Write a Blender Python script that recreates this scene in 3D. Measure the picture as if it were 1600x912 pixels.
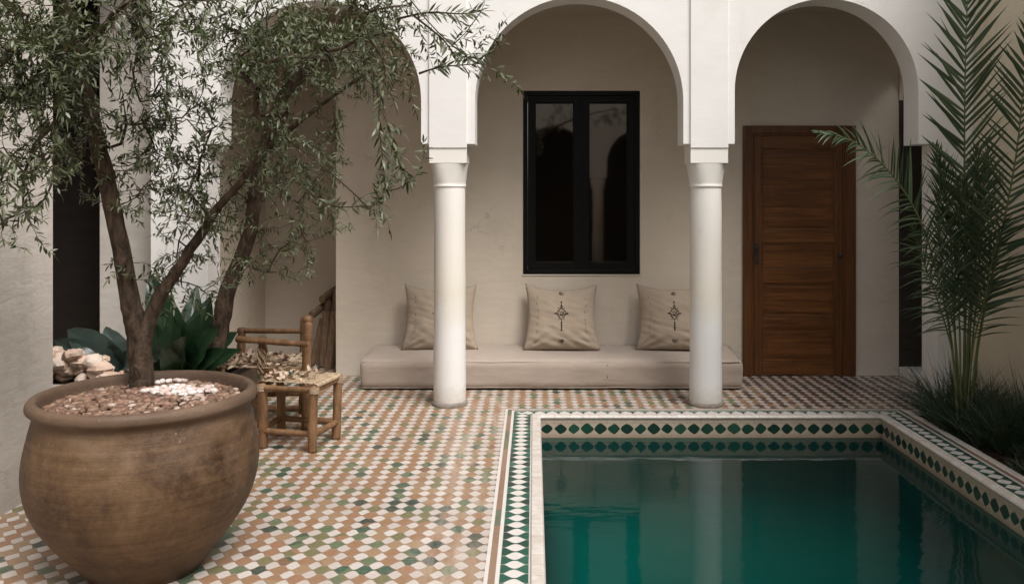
import bpy, bmesh, math, random
import numpy as np
from mathutils import Vector, Matrix, noise
R = math.radians
random.seed(7)
for o in list(bpy.data.objects): bpy.data.objects.remove(o)
S = bpy.context.scene
COL = S.collection

# ------------------------------------------------------------------ camera
F = 1356.0; CX = 834.0; CY = 305.0; EYE = 1.6
cam_d = bpy.data.cameras.new('camera'); cam = bpy.data.objects.new('camera', cam_d); COL.objects.link(cam)
cam.location = (0, 0, EYE); cam.rotation_euler = (R(90), 0, 0)
cam_d.sensor_width = 36; cam_d.lens = F/1600*36
cam_d.shift_x = -(CX-800)/1600; cam_d.shift_y = -(456-CY)/1600
cam_d.clip_start = .05; cam_d.clip_end = 500
S.camera = cam
# ------------------------------------------------------------------ world + sun
SUN_EL, SUN_AZ = 56, 142          # azimuth clockwise from +Y (camera looks along +Y)
w = bpy.data.worlds.new('World'); S.world = w; w.use_nodes = True
wn = w.node_tree.nodes; wl = w.node_tree.links; wn.clear()
sky = wn.new('ShaderNodeTexSky'); sky.sky_type = 'NISHITA'; sky.sun_disc = False
sky.sun_elevation = R(SUN_EL); sky.sun_rotation = R(SUN_AZ); sky.dust_density = 4; sky.air_density = 1.0; sky.ozone_density = .6
hs = wn.new('ShaderNodeHueSaturation'); hs.inputs['Saturation'].default_value = .22
bg = wn.new('ShaderNodeBackground'); bg.inputs['Strength'].default_value = .13
wo = wn.new('ShaderNodeOutputWorld')
wl.new(sky.outputs[0], hs.inputs['Color']); wl.new(hs.outputs[0], bg.inputs[0]); wl.new(bg.outputs[0], wo.inputs[0])
sd = bpy.data.lights.new('sun', 'SUN'); sun = bpy.data.objects.new('sun', sd); COL.objects.link(sun)
sd.energy = 3.2; sd.angle = R(32); sd.color = (1, .955, .91)
az = R(SUN_AZ); el = R(SUN_EL)
sdir = Vector((math.sin(az)*math.cos(el), math.cos(az)*math.cos(el), math.sin(el)))
sun.rotation_euler = sdir.to_track_quat('Z', 'Y').to_euler()
S.view_settings.view_transform = 'Standard'; S.view_settings.look = 'None'
S.view_settings.exposure = 0.25; S.view_settings.gamma = 1
S.render.engine = 'CYCLES'; S.cycles.use_denoising = True
S.cycles.max_bounces = 10; S.cycles.diffuse_bounces = 4; S.cycles.glossy_bounces = 4; S.cycles.transparent_max_bounces = 8
S.cycles.caustics_reflective = False; S.cycles.caustics_refractive = False; S.cycles.sample_clamp_indirect = 6

# ------------------------------------------------------------------ helpers
def P(px, py, D): return Vector(((px-CX)*D/F, D, EYE-(py-CY)*D/F))
def tag(o, label=None, cat=None, group=None, kind=None):
    if label: o['label'] = label
    if cat: o['category'] = cat
    if group: o['group'] = group
    if kind: o['kind'] = kind
    return o
def empty(name, loc=(0,0,0), rz=0):
    o = bpy.data.objects.new(name, None); COL.objects.link(o); o.location = loc; o.rotation_euler.z = rz
    o.empty_display_size = .1; return o
class MB:
    def __init__(s): s.v = []; s.f = []; s.uv = []; s.m = []; s.cm = 0
    def add(s, vs, fs, uv=None):
        b = len(s.v); s.v += [tuple(v) for v in vs]
        for i, f in enumerate(fs):
            s.f.append(tuple(b+k for k in f)); s.m.append(s.cm); s.uv.append(uv[i] if uv else None)
        return s
    def box(s, x0, x1, y0, y1, z0, z1):
        return s.add([(x0,y0,z0),(x1,y0,z0),(x1,y1,z0),(x0,y1,z0),(x0,y0,z1),(x1,y0,z1),(x1,y1,z1),(x0,y1,z1)],
              [(0,3,2,1),(4,5,6,7),(0,1,5,4),(1,2,6,5),(2,3,7,6),(3,0,4,7)])
    def tube(s, pts, rad, n=8, cap=True, flat=1.0):
        pts = [Vector(p) for p in pts]; k = len(pts)
        if not hasattr(rad, '__len__'): rad = [rad]*k
        T = []
        for i in range(k):
            t = pts[min(i+1,k-1)]-pts[max(i-1,0)]; T.append(t.normalized() if t.length > 1e-9 else Vector((0,0,1)))
        a = T[0].orthogonal().normalized(); vs = []
        for i in range(k):
            a = (a-T[i]*a.dot(T[i]))
            a = a.normalized() if a.length > 1e-6 else T[i].orthogonal().normalized()
            b = T[i].cross(a)
            for j in range(n):
                th = 2*math.pi*j/n
                vs.append(pts[i]+a*math.cos(th)*rad[i]+b*math.sin(th)*rad[i]*flat)
        fs = []
        for i in range(k-1):
            for j in range(n):
                j2 = (j+1) % n; fs.append((i*n+j, i*n+j2, (i+1)*n+j2, (i+1)*n+j))
        if cap: fs.append(tuple(range(n-1,-1,-1))); fs.append(tuple((k-1)*n+j for j in range(n)))
        return s.add(vs, fs)
    def lathe(s, prof, n=48, c=(0,0), cap=True, wob=None):
        vs = []; k = len(prof)
        for (r, z) in prof:
            for j in range(n):
                th = 2*math.pi*j/n; rr = r*(1+(wob(th, z) if wob else 0))
                vs.append((c[0]+rr*math.cos(th), c[1]+rr*math.sin(th), z))
        fs = [(i*n+j, i*n+(j+1)%n, (i+1)*n+(j+1)%n, (i+1)*n+j) for i in range(k-1) for j in range(n)]
        if cap: fs.append(tuple(range(n-1,-1,-1))); fs.append(tuple((k-1)*n+j for j in range(n)))
        return s.add(vs, fs)
    def build(s, name, mat=None, parent=None, smooth=False, bevel=0, auto=None, subsurf=0):
        me = bpy.data.meshes.new(name); me.from_pydata(s.v, [], s.f); 
        if any(u for u in s.uv):
            L = me.uv_layers.new(name='UVMap'); i = 0
            for u, f in zip(s.uv, s.f):
                for q in range(len(f)):
                    L.data[i].uv = u[q] if u else (0,0); i += 1
        me.polygons.foreach_set('material_index', s.m)
        if smooth: me.polygons.foreach_set('use_smooth', [True]*len(s.f))
        me.update()
        o = bpy.data.objects.new(name, me); COL.objects.link(o)
        for m_ in (mat if isinstance(mat, (list, tuple)) else [mat]):
            if m_: me.materials.append(m_)
        if parent: o.parent = parent
        if bevel:
            b = o.modifiers.new('b', 'BEVEL'); b.width = bevel; b.segments = 2; b.limit_method = 'ANGLE'; b.angle_limit = R(35)
        if subsurf:
            b = o.modifiers.new('s', 'SUBSURF'); b.levels = subsurf; b.render_levels = subsurf
        if auto:
            try: me.set_sharp_from_angle(angle=R(auto))
            except Exception: pass
        return o

# ---- node helpers
class NT:
    def __init__(s, name):
        s.m = bpy.data.materials.new(name); s.m.use_nodes = True; s.t = s.m.node_tree; s.n = s.t.nodes; s.l = s.t.links
        s.b = s.n['Principled BSDF']; s.out = s.n['Material Output']
    def put(s, sock, v):
        if isinstance(v, bpy.types.NodeSocket): s.l.new(v, sock)
        elif isinstance(v, (tuple, list)) and len(v) == 3 and sock.type == 'RGBA': sock.default_value = (*v, 1)
        else: sock.default_value = v
    def math(s, op, a, b=None, c=None, clamp=False):
        n = s.n.new('ShaderNodeMath'); n.operation = op; n.use_clamp = clamp
        s.put(n.inputs[0], a)
        if b is not None: s.put(n.inputs[1], b)
        if c is not None: s.put(n.inputs[2], c)
        return n.outputs[0]
    def mix(s, f, a, b, mode='MIX'):
        n = s.n.new('ShaderNodeMix'); n.data_type = 'RGBA'; n.blend_type = mode; n.clamp_factor = True
        s.put(n.inputs[0], f); s.put(n.inputs[6], a); s.put(n.inputs[7], b); return n.outputs[2]
    def ramp(s, f, stops, const=False):
        n = s.n.new('ShaderNodeValToRGB'); cr = n.color_ramp
        if const: cr.interpolation = 'CONSTANT'
        while len(cr.elements) < len(stops): cr.elements.new(.5)
        for e, (p, c) in zip(cr.elements, stops):
            e.position = p; e.color = (*c, 1) if hasattr(c, '__len__') else (c, c, c, 1)
        s.put(n.inputs[0], f); return n.outputs[0]
    def coord(s, k='Object'): return s.n.new('ShaderNodeTexCoord').outputs[k]
    def mapping(s, v, scale=(1,1,1), rot=(0,0,0), loc=(0,0,0)):
        n = s.n.new('ShaderNodeMapping'); s.put(n.inputs[0], v); n.inputs['Scale'].default_value = scale
        n.inputs['Rotation'].default_value = rot; n.inputs['Location'].default_value = loc; return n.outputs[0]
    def noise(s, v, scale, detail=4, rough=.55, dist=0, out=0):
        n = s.n.new('ShaderNodeTexNoise'); s.put(n.inputs['Vector'], v); n.inputs['Scale'].default_value = scale
        n.inputs['Detail'].default_value = detail; n.inputs['Roughness'].default_value = rough; n.inputs['Distortion'].default_value = dist
        return n.outputs[out]
    def sep(s, v):
        n = s.n.new('ShaderNodeSeparateXYZ'); s.put(n.inputs[0], v); return n.outputs
    def comb(s, x, y, z=0.0):
        n = s.n.new('ShaderNodeCombineXYZ'); s.put(n.inputs[0], x); s.put(n.inputs[1], y); s.put(n.inputs[2], z); return n.outputs[0]
    def white(s, v):
        n = s.n.new('ShaderNodeTexWhiteNoise'); n.noise_dimensions = '3D'; s.put(n.inputs[0], v); return n.outputs[0]
    def bump(s, h, strength=.3, dist=.01):
        n = s.n.new('ShaderNodeBump'); n.inputs['Strength'].default_value = strength; n.inputs['Distance'].default_value = dist
        s.put(n.inputs['Height'], h); s.l.new(n.outputs[0], s.b.inputs['Normal']); return n.outputs[0]
    def done(s, color=None, rough=.6, spec=.5):
        if color is not None: s.put(s.b.inputs['Base Color'], color)
        s.put(s.b.inputs['Roughness'], rough); s.b.inputs['Specular IOR Level'].default_value = spec
        return s.m
def plaster(name, c0, c1, rough=.75, bump=.25, stain=None, zst=None):
    """Hand-trowelled lime plaster: broad cloudy tone, trowel drift, fine grain."""
    t = NT(name); g = t.n.new('ShaderNodeNewGeometry').outputs['Position']
    a = t.noise(g, 1.1, 5, .6, .3); b = t.noise(t.mapping(g, (1.5,1.5,4)), 3, 6, .65, .4); f = t.noise(g, 60, 4, .6)
    m = t.math('ADD', t.math('MULTIPLY', a, .6), t.math('MULTIPLY', b, .4))
    col = t.mix(t.ramp(m, [(.3,0.),(.7,1.)]), c0, c1)
    if stain:
        s_ = t.ramp(t.noise(t.mapping(g, (1,1,.5)), 2.6, 6, .7, .5), [(.55,0.),(.78,1.)])
        col = t.mix(t.math('MULTIPLY', s_, stain[1]), col, stain[0])
    if zst:   # grime rising from the floor, its upper edge ragged
        z = t.sep(g)[2]; e = t.math('ADD', z, t.math('MULTIPLY', t.math('SUBTRACT', t.noise(g, 7, 5, .7), .5), .25))
        k = t.ramp(e, [(0.0,1.),(zst[2],0.)]); col = t.mix(t.math('MULTIPLY', k, zst[1]), col, zst[0])
    vo = t.n.new('ShaderNodeTexVoronoi'); vo.feature = 'DISTANCE_TO_EDGE'; vo.inputs['Scale'].default_value = 1.1
    wv = t.n.new('ShaderNodeVectorMath'); wv.operation = 'ADD'; t.l.new(g, wv.inputs[0])
    ws = t.n.new('ShaderNodeVectorMath'); ws.operation = 'SCALE'; ws.inputs['Scale'].default_value = .55; t.l.new(t.noise(g, 2.2, 5, .7, 0, 1), ws.inputs[0]); t.l.new(ws.outputs[0], wv.inputs[1]); t.l.new(wv.outputs[0], vo.inputs['Vector'])
    ck = t.math('MULTIPLY', t.ramp(vo.outputs['Distance'], [(0.,1.),(.006,0.)]), t.ramp(t.noise(g, 1.5, 2), [(.54,0.),(.62,1.)]))
    col = t.mix(t.math('MULTIPLY', ck, .45), col, tuple(k*.45 for k in c1))
    sc = t.ramp(t.noise(t.mapping(g, (1,1,.35)), 9, 6, .75, .8), [(.62,0.),(.72,1.)]); col = t.mix(t.math('MULTIPLY', sc, .14), col, tuple(k*.7 for k in c1))
    h = t.math('SUBTRACT', t.math('ADD', t.math('MULTIPLY', b, 1.0), t.math('MULTIPLY', f, .12)), t.math('MULTIPLY', ck, .2))
    t.bump(h, bump, .02)
    return t.done(col, t.ramp(b, [(.3,rough-.12),(.7,rough+.08)]), .35)

M = {}
M['facade'] = plaster('facade_plaster', (.82,.80,.78), (.74,.72,.695), .7, .09, ((.55,.50,.43),.25))
M['inner'] = plaster('gallery_plaster', (.66,.58,.485), (.57,.495,.405), .72, .2, ((.42,.36,.29),.35), ((.66,.62,.56),.5,.35))
M['sidewall'] = plaster('side_plaster', (.70,.655,.60), (.52,.475,.425), .65, .3, ((.34,.30,.26),.45), ((.33,.29,.25),.5,.3))
M['cream'] = plaster('cream_plaster', (.68,.60,.46), (.58,.50,.375), .7, .25, ((.40,.34,.25),.5), ((.36,.31,.24),.6,.5))
M['dark'] = plaster('unlit_shade_plaster', (.045,.036,.03), (.03,.024,.02), .7, .2)  # near-black base colour carries the shade of the unlit interiors behind openings
M['ceil'] = plaster('ceiling_plaster', (.46,.40,.33), (.42,.365,.30), .8, .15)

def column_mat():
    t = NT('column_plaster'); g = t.n.new('ShaderNodeNewGeometry').outputs['Position']; z = t.sep(g)[2]
    n1 = t.noise(g, 5, 5, .65, .4); n2 = t.noise(g, 50, 4)
    zz = t.math('ADD', z, t.math('MULTIPLY', t.math('SUBTRACT', n1, .5), .35))
    col = t.ramp(t.math('MULTIPLY', zz, .5), [(0.,(.74,.73,.72)),(.30,(.80,.79,.78)),(.42,(.74,.69,.60)),(.62,(.79,.75,.69)),(.8,(.82,.79,.74))])
    col = t.mix(t.math('MULTIPLY', n1, .25), col, (.70,.66,.60))
    gm = t.ramp(t.math('ADD', z, t.math('MULTIPLY', t.math('SUBTRACT', t.noise(g, 16, 5, .75), .5), .22)), [(.03,1.),(.17,0.)]); col = t.mix(t.math('MULTIPLY', gm, .5), col, (.42,.37,.31))
    sc = t.ramp(t.noise(t.mapping(g, (1,1,.3), loc=(4,2,0)), 14, 6, .75, .6), [(.60,0.),(.70,1.)]); col = t.mix(t.math('MULTIPLY', sc, .28), col, (.58,.52,.44))
    t.bump(t.math('ADD', n1, t.math('MULTIPLY', n2, .15)), .15, .015)
    return t.done(col, .6, .35)
M['column'] = column_mat()

# ---- zellige tile pattern. u, v are in tile pitches; returns (is coloured, edge distance, coloured id, white id)
def ogee(t, u, v):
    cu = t.math('ROUND', u); cv = t.math('ROUND', v)
    lu = t.math('SUBTRACT', u, cu); lv = t.math('SUBTRACT', v, cv)
    prof = t.math('MINIMUM', t.math('ADD', t.math('MULTIPLY', t.math('ADD', t.math('COSINE', t.math('MULTIPLY', lu, 2*math.pi)), 1.0), .25), .06), .488)
    e = t.math('SUBTRACT', t.math('ABSOLUTE', lv), prof)
    sl = t.math('MULTIPLY', t.math('SINE', t.math('MULTIPLY', lu, 2*math.pi)), 1.571)
    e = t.math('DIVIDE', e, t.math('SQRT', t.math('ADD', t.math('MULTIPLY', sl, sl), 1.0)))
    cid = t.comb(cu, cv, 0.0)
    wid = t.comb(t.math('FLOOR', u), t.math('FLOOR', v), 7.0)
    return t.math('LESS_THAN', e, 0.0), t.math('ABSOLUTE', e), cid, wid
TERRA=(.265,.15,.082); TAN=(.29,.19,.108); BROWN=(.17,.095,.055); OLIVE=(.145,.14,.065); GREEN=(.032,.085,.055); DKG=(.022,.05,.038); BLK=(.022,.022,.02)
def cid_x(t, c): return t.sep(c)[0]
def cid_y(t, c): return t.sep(c)[1]
def floor_mat():
    t = NT('zellige_floor'); g = t.n.new('ShaderNodeNewGeometry').outputs['Position']
    wob = t.noise(g, 9, 2, .5, 0, 1)
    x, y, z = t.sep(g); wx, wy, wz = t.sep(wob)
    PT = .0905
    u = t.math('DIVIDE', t.math('ADD', x, t.math('MULTIPLY', t.math('SUBTRACT', wx, .5), .034)), PT)
    v = t.math('DIVIDE', t.math('ADD', y, t.math('MULTIPLY', t.math('SUBTRACT', wy, .5), .020)), PT)
    isc, e, cid, wid = ogee(t, u, v)
    r = t.white(cid); rw = t.white(wid)
    # greens and blacks gather in some areas, terracotta in others
    reg = t.noise(g, .9, 2, .5); 
    rr = t.math('ADD', r, t.math('MULTIPLY', t.math('SUBTRACT', reg, .53), .9), clamp=True)
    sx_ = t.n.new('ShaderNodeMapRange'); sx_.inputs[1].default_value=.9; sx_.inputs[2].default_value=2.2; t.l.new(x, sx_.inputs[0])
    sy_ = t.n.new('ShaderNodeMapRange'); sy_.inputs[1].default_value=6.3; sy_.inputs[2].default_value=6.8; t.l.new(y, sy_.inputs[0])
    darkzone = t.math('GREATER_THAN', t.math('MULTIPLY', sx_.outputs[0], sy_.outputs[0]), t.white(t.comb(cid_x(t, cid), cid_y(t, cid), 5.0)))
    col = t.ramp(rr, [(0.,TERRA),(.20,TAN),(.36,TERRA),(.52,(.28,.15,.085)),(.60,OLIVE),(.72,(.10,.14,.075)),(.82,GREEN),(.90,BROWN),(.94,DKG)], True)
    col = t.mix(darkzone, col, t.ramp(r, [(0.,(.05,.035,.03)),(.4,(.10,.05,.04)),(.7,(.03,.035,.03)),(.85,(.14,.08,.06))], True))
    # worn glaze blotches on each tile
    bl = t.noise(g, 45, 3, .6)
    col = t.mix(t.math('MULTIPLY', t.ramp(bl, [(.4,0.),(.75,1.)]), .22), col, (.42,.32,.24))
    wc = t.mix(rw, (.58,.535,.505), (.46,.415,.385)); wc = t.mix(t.math('MULTIPLY', t.noise(g, 14, 4), .35), wc, (.44,.37,.32))
    c = t.mix(isc, wc, col)
    gr = t.ramp(e, [(.009,1.),(.026,0.)]); c = t.mix(t.math('MULTIPLY', gr, .8), c, (.24,.165,.115))
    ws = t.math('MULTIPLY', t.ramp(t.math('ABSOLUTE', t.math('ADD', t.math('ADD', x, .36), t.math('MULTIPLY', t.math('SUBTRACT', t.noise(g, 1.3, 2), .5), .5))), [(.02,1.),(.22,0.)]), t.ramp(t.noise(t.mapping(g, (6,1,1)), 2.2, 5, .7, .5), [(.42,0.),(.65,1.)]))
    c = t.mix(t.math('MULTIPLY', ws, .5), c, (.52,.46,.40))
    dirt = t.ramp(t.noise(g, 1.7, 6, .7, .6), [(.45,0.),(.8,1.)]); c = t.mix(t.math('MULTIPLY', dirt, .35), c, (.25,.18,.13))
    hv = t.math('ADD', t.ramp(e, [(0.,0.),(.03,1.)]), t.math('MULTIPLY', t.mix(isc, rw, r), .5))
    t.bump(t.math('ADD', hv, t.math('MULTIPLY', t.noise(g, 25, 2), .4)), .35, .002)
    rough = t.math('ADD', t.math('MULTIPLY', t.noise(g, 3, 4), .25), t.math('ADD', .22, t.math('MULTIPLY', gr, .3)))
    return t.done(c, rough, .5)
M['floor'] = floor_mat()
def border_mat():
    t = NT('zellige_border'); uv = t.coord('UV'); g = t.n.new('ShaderNodeNewGeometry').outputs['Position']
    tt, s, _ = t.sep(uv)
    wx, wy, _ = t.sep(t.noise(g, 12, 2, .5, 0, 1))
    tw = t.math('ADD', tt, t.math('MULTIPLY', t.math('SUBTRACT', wx, .5), .008)); sw = t.math('ADD', s, t.math('MULTIPLY', t.math('SUBTRACT', wy, .5), .01))
    u = t.math('DIVIDE', t.math('SUBTRACT', tw, .008), .122); v = t.math('DIVIDE', sw, .0905)
    isc, e, cid, wid = ogee(t, u, v)
    inb = t.math('MULTIPLY', t.math('GREATER_THAN', tt, .008), t.math('LESS_THAN', tt, .130))
    rv = t.white(cid)
    grn = t.ramp(rv, [(0.,(.018,.085,.058)),(.35,(.014,.06,.042)),(.6,(.03,.11,.075)),(.85,(.018,.045,.035))], True)
    wc = t.mix(t.math('MULTIPLY', t.noise(g, 18, 4), .4), (.66,.63,.60), (.46,.40,.36))
    c = t.mix(t.math('MULTIPLY', isc, inb), wc, grn)
    gl = t.math('MULTIPLY', t.ramp(e, [(.006,1.),(.02,0.)]), inb); c = t.mix(t.math('MULTIPLY', gl, .6), c, (.36,.32,.28))
    seg = t.math('FLOOR', t.math('DIVIDE', s, .21)); sr = t.white(t.comb(seg, 3.0, 1.0))
    st = t.ramp(sr, [(0.,(.22,.12,.08)),(.5,(.10,.12,.06)),(.62,(.25,.15,.10)),(.85,(.05,.10,.06))], True)
    st = t.mix(t.math('MULTIPLY', t.noise(g, 40, 3), .6), st, (.28,.22,.16))
    ins = t.math('MULTIPLY', t.math('GREATER_THAN', tt, .148), t.math('LESS_THAN', tt, .178)); c = t.mix(ins, c, st)
    t.bump(t.math('ADD', t.ramp(e, [(0.,0.),(.03,1.)]), t.noise(g, 25, 2)), .3, .002)
    return t.done(c, .34, .5)
M['border'] = border_mat()
def band_mat():
    t = NT('pool_tile_band'); uv = t.coord('UV'); g = t.n.new('ShaderNodeNewGeometry').outputs['Position']
    tt, s, _ = t.sep(uv)
    wx, wy, _ = t.sep(t.noise(g, 14, 2, .5, 0, 1))
    tw = t.math('ADD', tt, t.math('MULTIPLY', t.math('SUBTRACT', wx, .5), .014)); sw = t.math('ADD', s, t.math('MULTIPLY', t.math('SUBTRACT', wy, .5), .03))
    u = t.math('DIVIDE', sw, .096); v = t.math('DIVIDE', t.math('SUBTRACT', tw, .079), .082)
    cu, cv = t.math('ROUND', u), t.math('ROUND', v); cid = t.comb(cu, cv, 1.0); sz = t.math('ADD', .80, t.math('MULTIPLY', t.white(t.comb(cu, cv, 9.0)), .18))
    au = t.math('POWER', t.math('MULTIPLY', t.math('ABSOLUTE', t.math('SUBTRACT', u, cu)), 2.0), 1.35); av = t.math('POWER', t.math('MULTIPLY', t.math('ABSOLUTE', t.math('SUBTRACT', v, cv)), 2.0), 1.35)
    isc = t.math('LESS_THAN', t.math('ADD', au, av), sz)
    inb = t.math('MULTIPLY', t.math('GREATER_THAN', tw, .038), t.math('LESS_THAN', tw, .120))
    grn = t.ramp(t.white(cid), [(0.,(.012,.05,.033)),(.4,(.009,.034,.025)),(.8,(.018,.066,.042))], True)
    cream = t.mix(t.noise(g, 12, 5, .65), (.56,.47,.38), (.34,.26,.19))
    low = t.ramp(tw, [(.105,0.),(.15,1.)]); cream = t.mix(t.math('MULTIPLY', low, .6), cream, (.27,.16,.10))
    c = t.mix(t.math('MULTIPLY', isc, inb), cream, grn)
    js = t.math('ABSOLUTE', t.math('SUBTRACT', t.math('FRACT', t.math('DIVIDE', s, .096)), .5))
    jn = t.math('MULTIPLY', t.math('LESS_THAN', js, .012), t.math('LESS_THAN', tt, .040)); c = t.mix(t.math('MULTIPLY', jn, .7), c, (.16,.11,.08))
    jl = t.math('LESS_THAN', t.math('ABSOLUTE', t.math('SUBTRACT', tt, .037)), .0012); c = t.mix(t.math('MULTIPLY', jl, .6), c, (.2,.14,.10))
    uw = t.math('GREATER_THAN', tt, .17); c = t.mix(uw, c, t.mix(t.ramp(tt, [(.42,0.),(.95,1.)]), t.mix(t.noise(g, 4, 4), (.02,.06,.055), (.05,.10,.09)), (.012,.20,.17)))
    t.bump(t.noise(g, 20, 3), .2, .004)
    return t.done(c, .3, .5)
M['band'] = band_mat()
def coping_mat():
    t = NT('coping_marble'); uv = t.coord('UV'); g = t.n.new('ShaderNodeNewGeometry').outputs['Position']
    tt, s, _ = t.sep(uv)
    c = t.mix(t.ramp(t.noise(g, 8, 6, .7, 1.2), [(.35,0.),(.7,1.)]), (.68,.655,.63), (.50,.43,.37))
    sj = t.math('ADD', s, t.math('MULTIPLY', t.noise(g, 6, 2), .01)); fr = t.math('FRACT', t.math('DIVIDE', sj, .105))
    j = t.ramp(t.math('ABSOLUTE', t.math('SUBTRACT', fr, .5)), [(.0,1.),(.03,0.)]); c = t.mix(t.math('MULTIPLY', j, .75), c, (.36,.26,.18))
    pr = t.white(t.comb(t.math('FLOOR', t.math('ADD', t.math('DIVIDE', sj, .105), .5)), 0.0, 0.0)); c = t.mix(t.math('MULTIPLY', pr, .25), c, (.50,.42,.35))
    t.bump(t.noise(g, 15, 4), .15, .004)
    return t.done(c, .35, .5)
M['coping'] = coping_mat()
def water_mat():
    t = NT('pool_water'); g = t.n.new('ShaderNodeNewGeometry').outputs['Position']
    h = t.math('ADD', t.noise(t.mapping(g, (1,2.2,1)), 2.2, 3, .5), t.math('MULTIPLY', t.noise(t.mapping(g, (1,2,1)), 9, 2), .15))
    nb = t.bump(h, .14, .02)
    fr = t.n.new('ShaderNodeFresnel'); fr.inputs['IOR'].default_value = 1.40; t.l.new(nb, fr.inputs['Normal'])
    d = t.n.new('ShaderNodeBsdfDiffuse'); col = t.mix(t.noise(g, .8, 3, .5, .5), (.002,.045,.045), (.003,.058,.056)); t.l.new(col, d.inputs[0])
    gl = t.n.new('ShaderNodeBsdfGlossy'); gl.inputs['Roughness'].default_value = .055; t.l.new(nb, gl.inputs['Normal'])
    tr = t.n.new('ShaderNodeBsdfTransparent'); tr.inputs[0].default_value = (.20,.68,.62,1)
    m0 = t.n.new('ShaderNodeMixShader'); m0.inputs[0].default_value = .80; t.l.new(d.outputs[0], m0.inputs[1]); t.l.new(tr.outputs[0], m0.inputs[2])
    mx = t.n.new('ShaderNodeMixShader'); t.l.new(fr.outputs[0], mx.inputs[0]); t.l.new(m0.outputs[0], mx.inputs[1]); t.l.new(gl.outputs[0], mx.inputs[2])
    t.l.new(mx.outputs[0], t.out.inputs[0]); return t.m
M['water'] = water_mat()
def clay_mat():
    t = NT('aged_terracotta'); o = t.coord('Object'); x, y, z = t.sep(o)
    big = t.noise(o, 3.0, 6, .65, .6); ring = t.noise(t.mapping(o, (.6,.6,26)), 2, 4, .6, .2); sp = t.noise(o, 38, 5, .7); fine = t.noise(t.mapping(o, (1,1,3)), 90, 4)
    c = t.ramp(t.math('ADD', t.math('MULTIPLY', big, .75), t.math('MULTIPLY', ring, .25)), [(.34,(.024,.011,.005)),(.44,(.064,.033,.015)),(.55,(.115,.066,.031)),(.70,(.19,.12,.066))])
    c = t.mix(t.math('MULTIPLY', t.ramp(sp, [(.45,0.),(.75,1.)]), .35), c, (.20,.135,.09))
    dk = t.ramp(t.noise(t.mapping(o, (1,1,.8), loc=(3,1,2)), 6, 5, .7, .8), [(.60,0.),(.74,1.)]); c = t.mix(t.math('MULTIPLY', dk, .55), c, (.05,.028,.018))
    pv = t.n.new('ShaderNodeTexVoronoi'); pv.inputs['Scale'].default_value = 85; t.l.new(o, pv.inputs['Vector'])
    pit = t.math('MULTIPLY', t.ramp(pv.outputs['Distance'], [(.10,1.),(.20,0.)]), t.ramp(t.noise(o, 7, 4, .7), [(.48,0.),(.60,1.)])); c = t.mix(t.math('MULTIPLY', pit, .6), c, (.03,.018,.010))
    sv = t.n.new('ShaderNodeTexVoronoi'); sv.inputs['Scale'].default_value = 60; t.l.new(t.mapping(o, loc=(5,5,5)), sv.inputs['Vector'])
    zz = t.ramp(t.math('ADD', z, t.math('MULTIPLY', t.noise(o, 5, 3), .2)), [(.55,0.),(.85,1.)])
    salt = t.math('MULTIPLY', t.math('MULTIPLY', t.ramp(sv.outputs['Distance'], [(.10,1.),(.17,0.)]), t.ramp(t.noise(t.mapping(o, loc=(2,7,1)), 9, 4, .7), [(.52,0.),(.60,1.)])), zz); c = t.mix(t.math('MULTIPLY', salt, .8), c, (.50,.42,.35))
    damp = t.ramp(t.math('ADD', z, t.math('MULTIPLY', t.math('SUBTRACT', t.noise(o, 4, 5, .7), .5), .25)), [(.02,1.),(.20,0.)]); c = t.mix(t.math('MULTIPLY', damp, .55), c, (.035,.02,.012))
    rim = t.ramp(t.math('ADD', z, t.math('MULTIPLY', t.math('SUBTRACT', big, .5), .04)), [(.665,0.),(.70,1.)]); c = t.mix(t.math('MULTIPLY', rim, .55), c, (.105,.07,.052))
    lime = t.ramp(t.noise(t.mapping(o, loc=(9,4,1)), 2.4, 5, .6, .5), [(.55,0.),(.75,1.)]); c = t.mix(t.math('MULTIPLY', lime, .4), c, (.26,.18,.13))
    t.bump(t.math('ADD', t.math('ADD', t.math('MULTIPLY', ring, .5), t.math('MULTIPLY', sp, .35)), t.math('SUBTRACT', t.math('MULTIPLY', fine, .3), t.math('MULTIPLY', pit, .6))), .55, .008)
    return t.done(c, t.ramp(big, [(.3,.5),(.7,.72)]), .35)
M['clay'] = clay_mat()
def simple(name, c0, c1, scale=12, rough=.6, bump=.3, bd=.004, spec=.4, stretch=(1,1,1), island=0):
    t = NT(name); o = t.coord('Object'); n_ = t.noise(t.mapping(o, stretch), scale, 5, .6, .3); c = t.mix(t.ramp(n_, [(.3,0.),(.7,1.)]), c0, c1)
    if island:
        r = t.n.new('ShaderNodeNewGeometry').outputs['Random Per Island']
        c = t.mix(t.math('MULTIPLY', r, island), c, tuple(min(1, k*1.7+.02) for k in c1))
    t.bump(n_, bump, bd); return t.done(c, rough, spec)
M['bark'] = simple('olive_bark', (.11,.075,.052), (.022,.015,.010), 34, .88, 1.0, .03, .2, (1,1,.35))
M['soil'] = simple('dark_soil', (.045,.03,.02), (.018,.012,.009), 30, .95, .9, .02, .1)
M['stone_ring'] = simple('column_foot_stone', (.28,.245,.21), (.17,.145,.12), 25, .8, .5, .004)
M['bed'] = simple('planter_plaster', (.42,.37,.31), (.32,.27,.22), 6, .8, .3, .006)
M['blackframe'] = simple('black_painted_frame', (.004,.004,.004), (.006,.006,.0055), 30, .45, .1, .001, .15)
M['iron'] = simple('dark_iron', (.02,.017,.015), (.035,.03,.025), 40, .45, .3, .001, .5)
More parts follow.
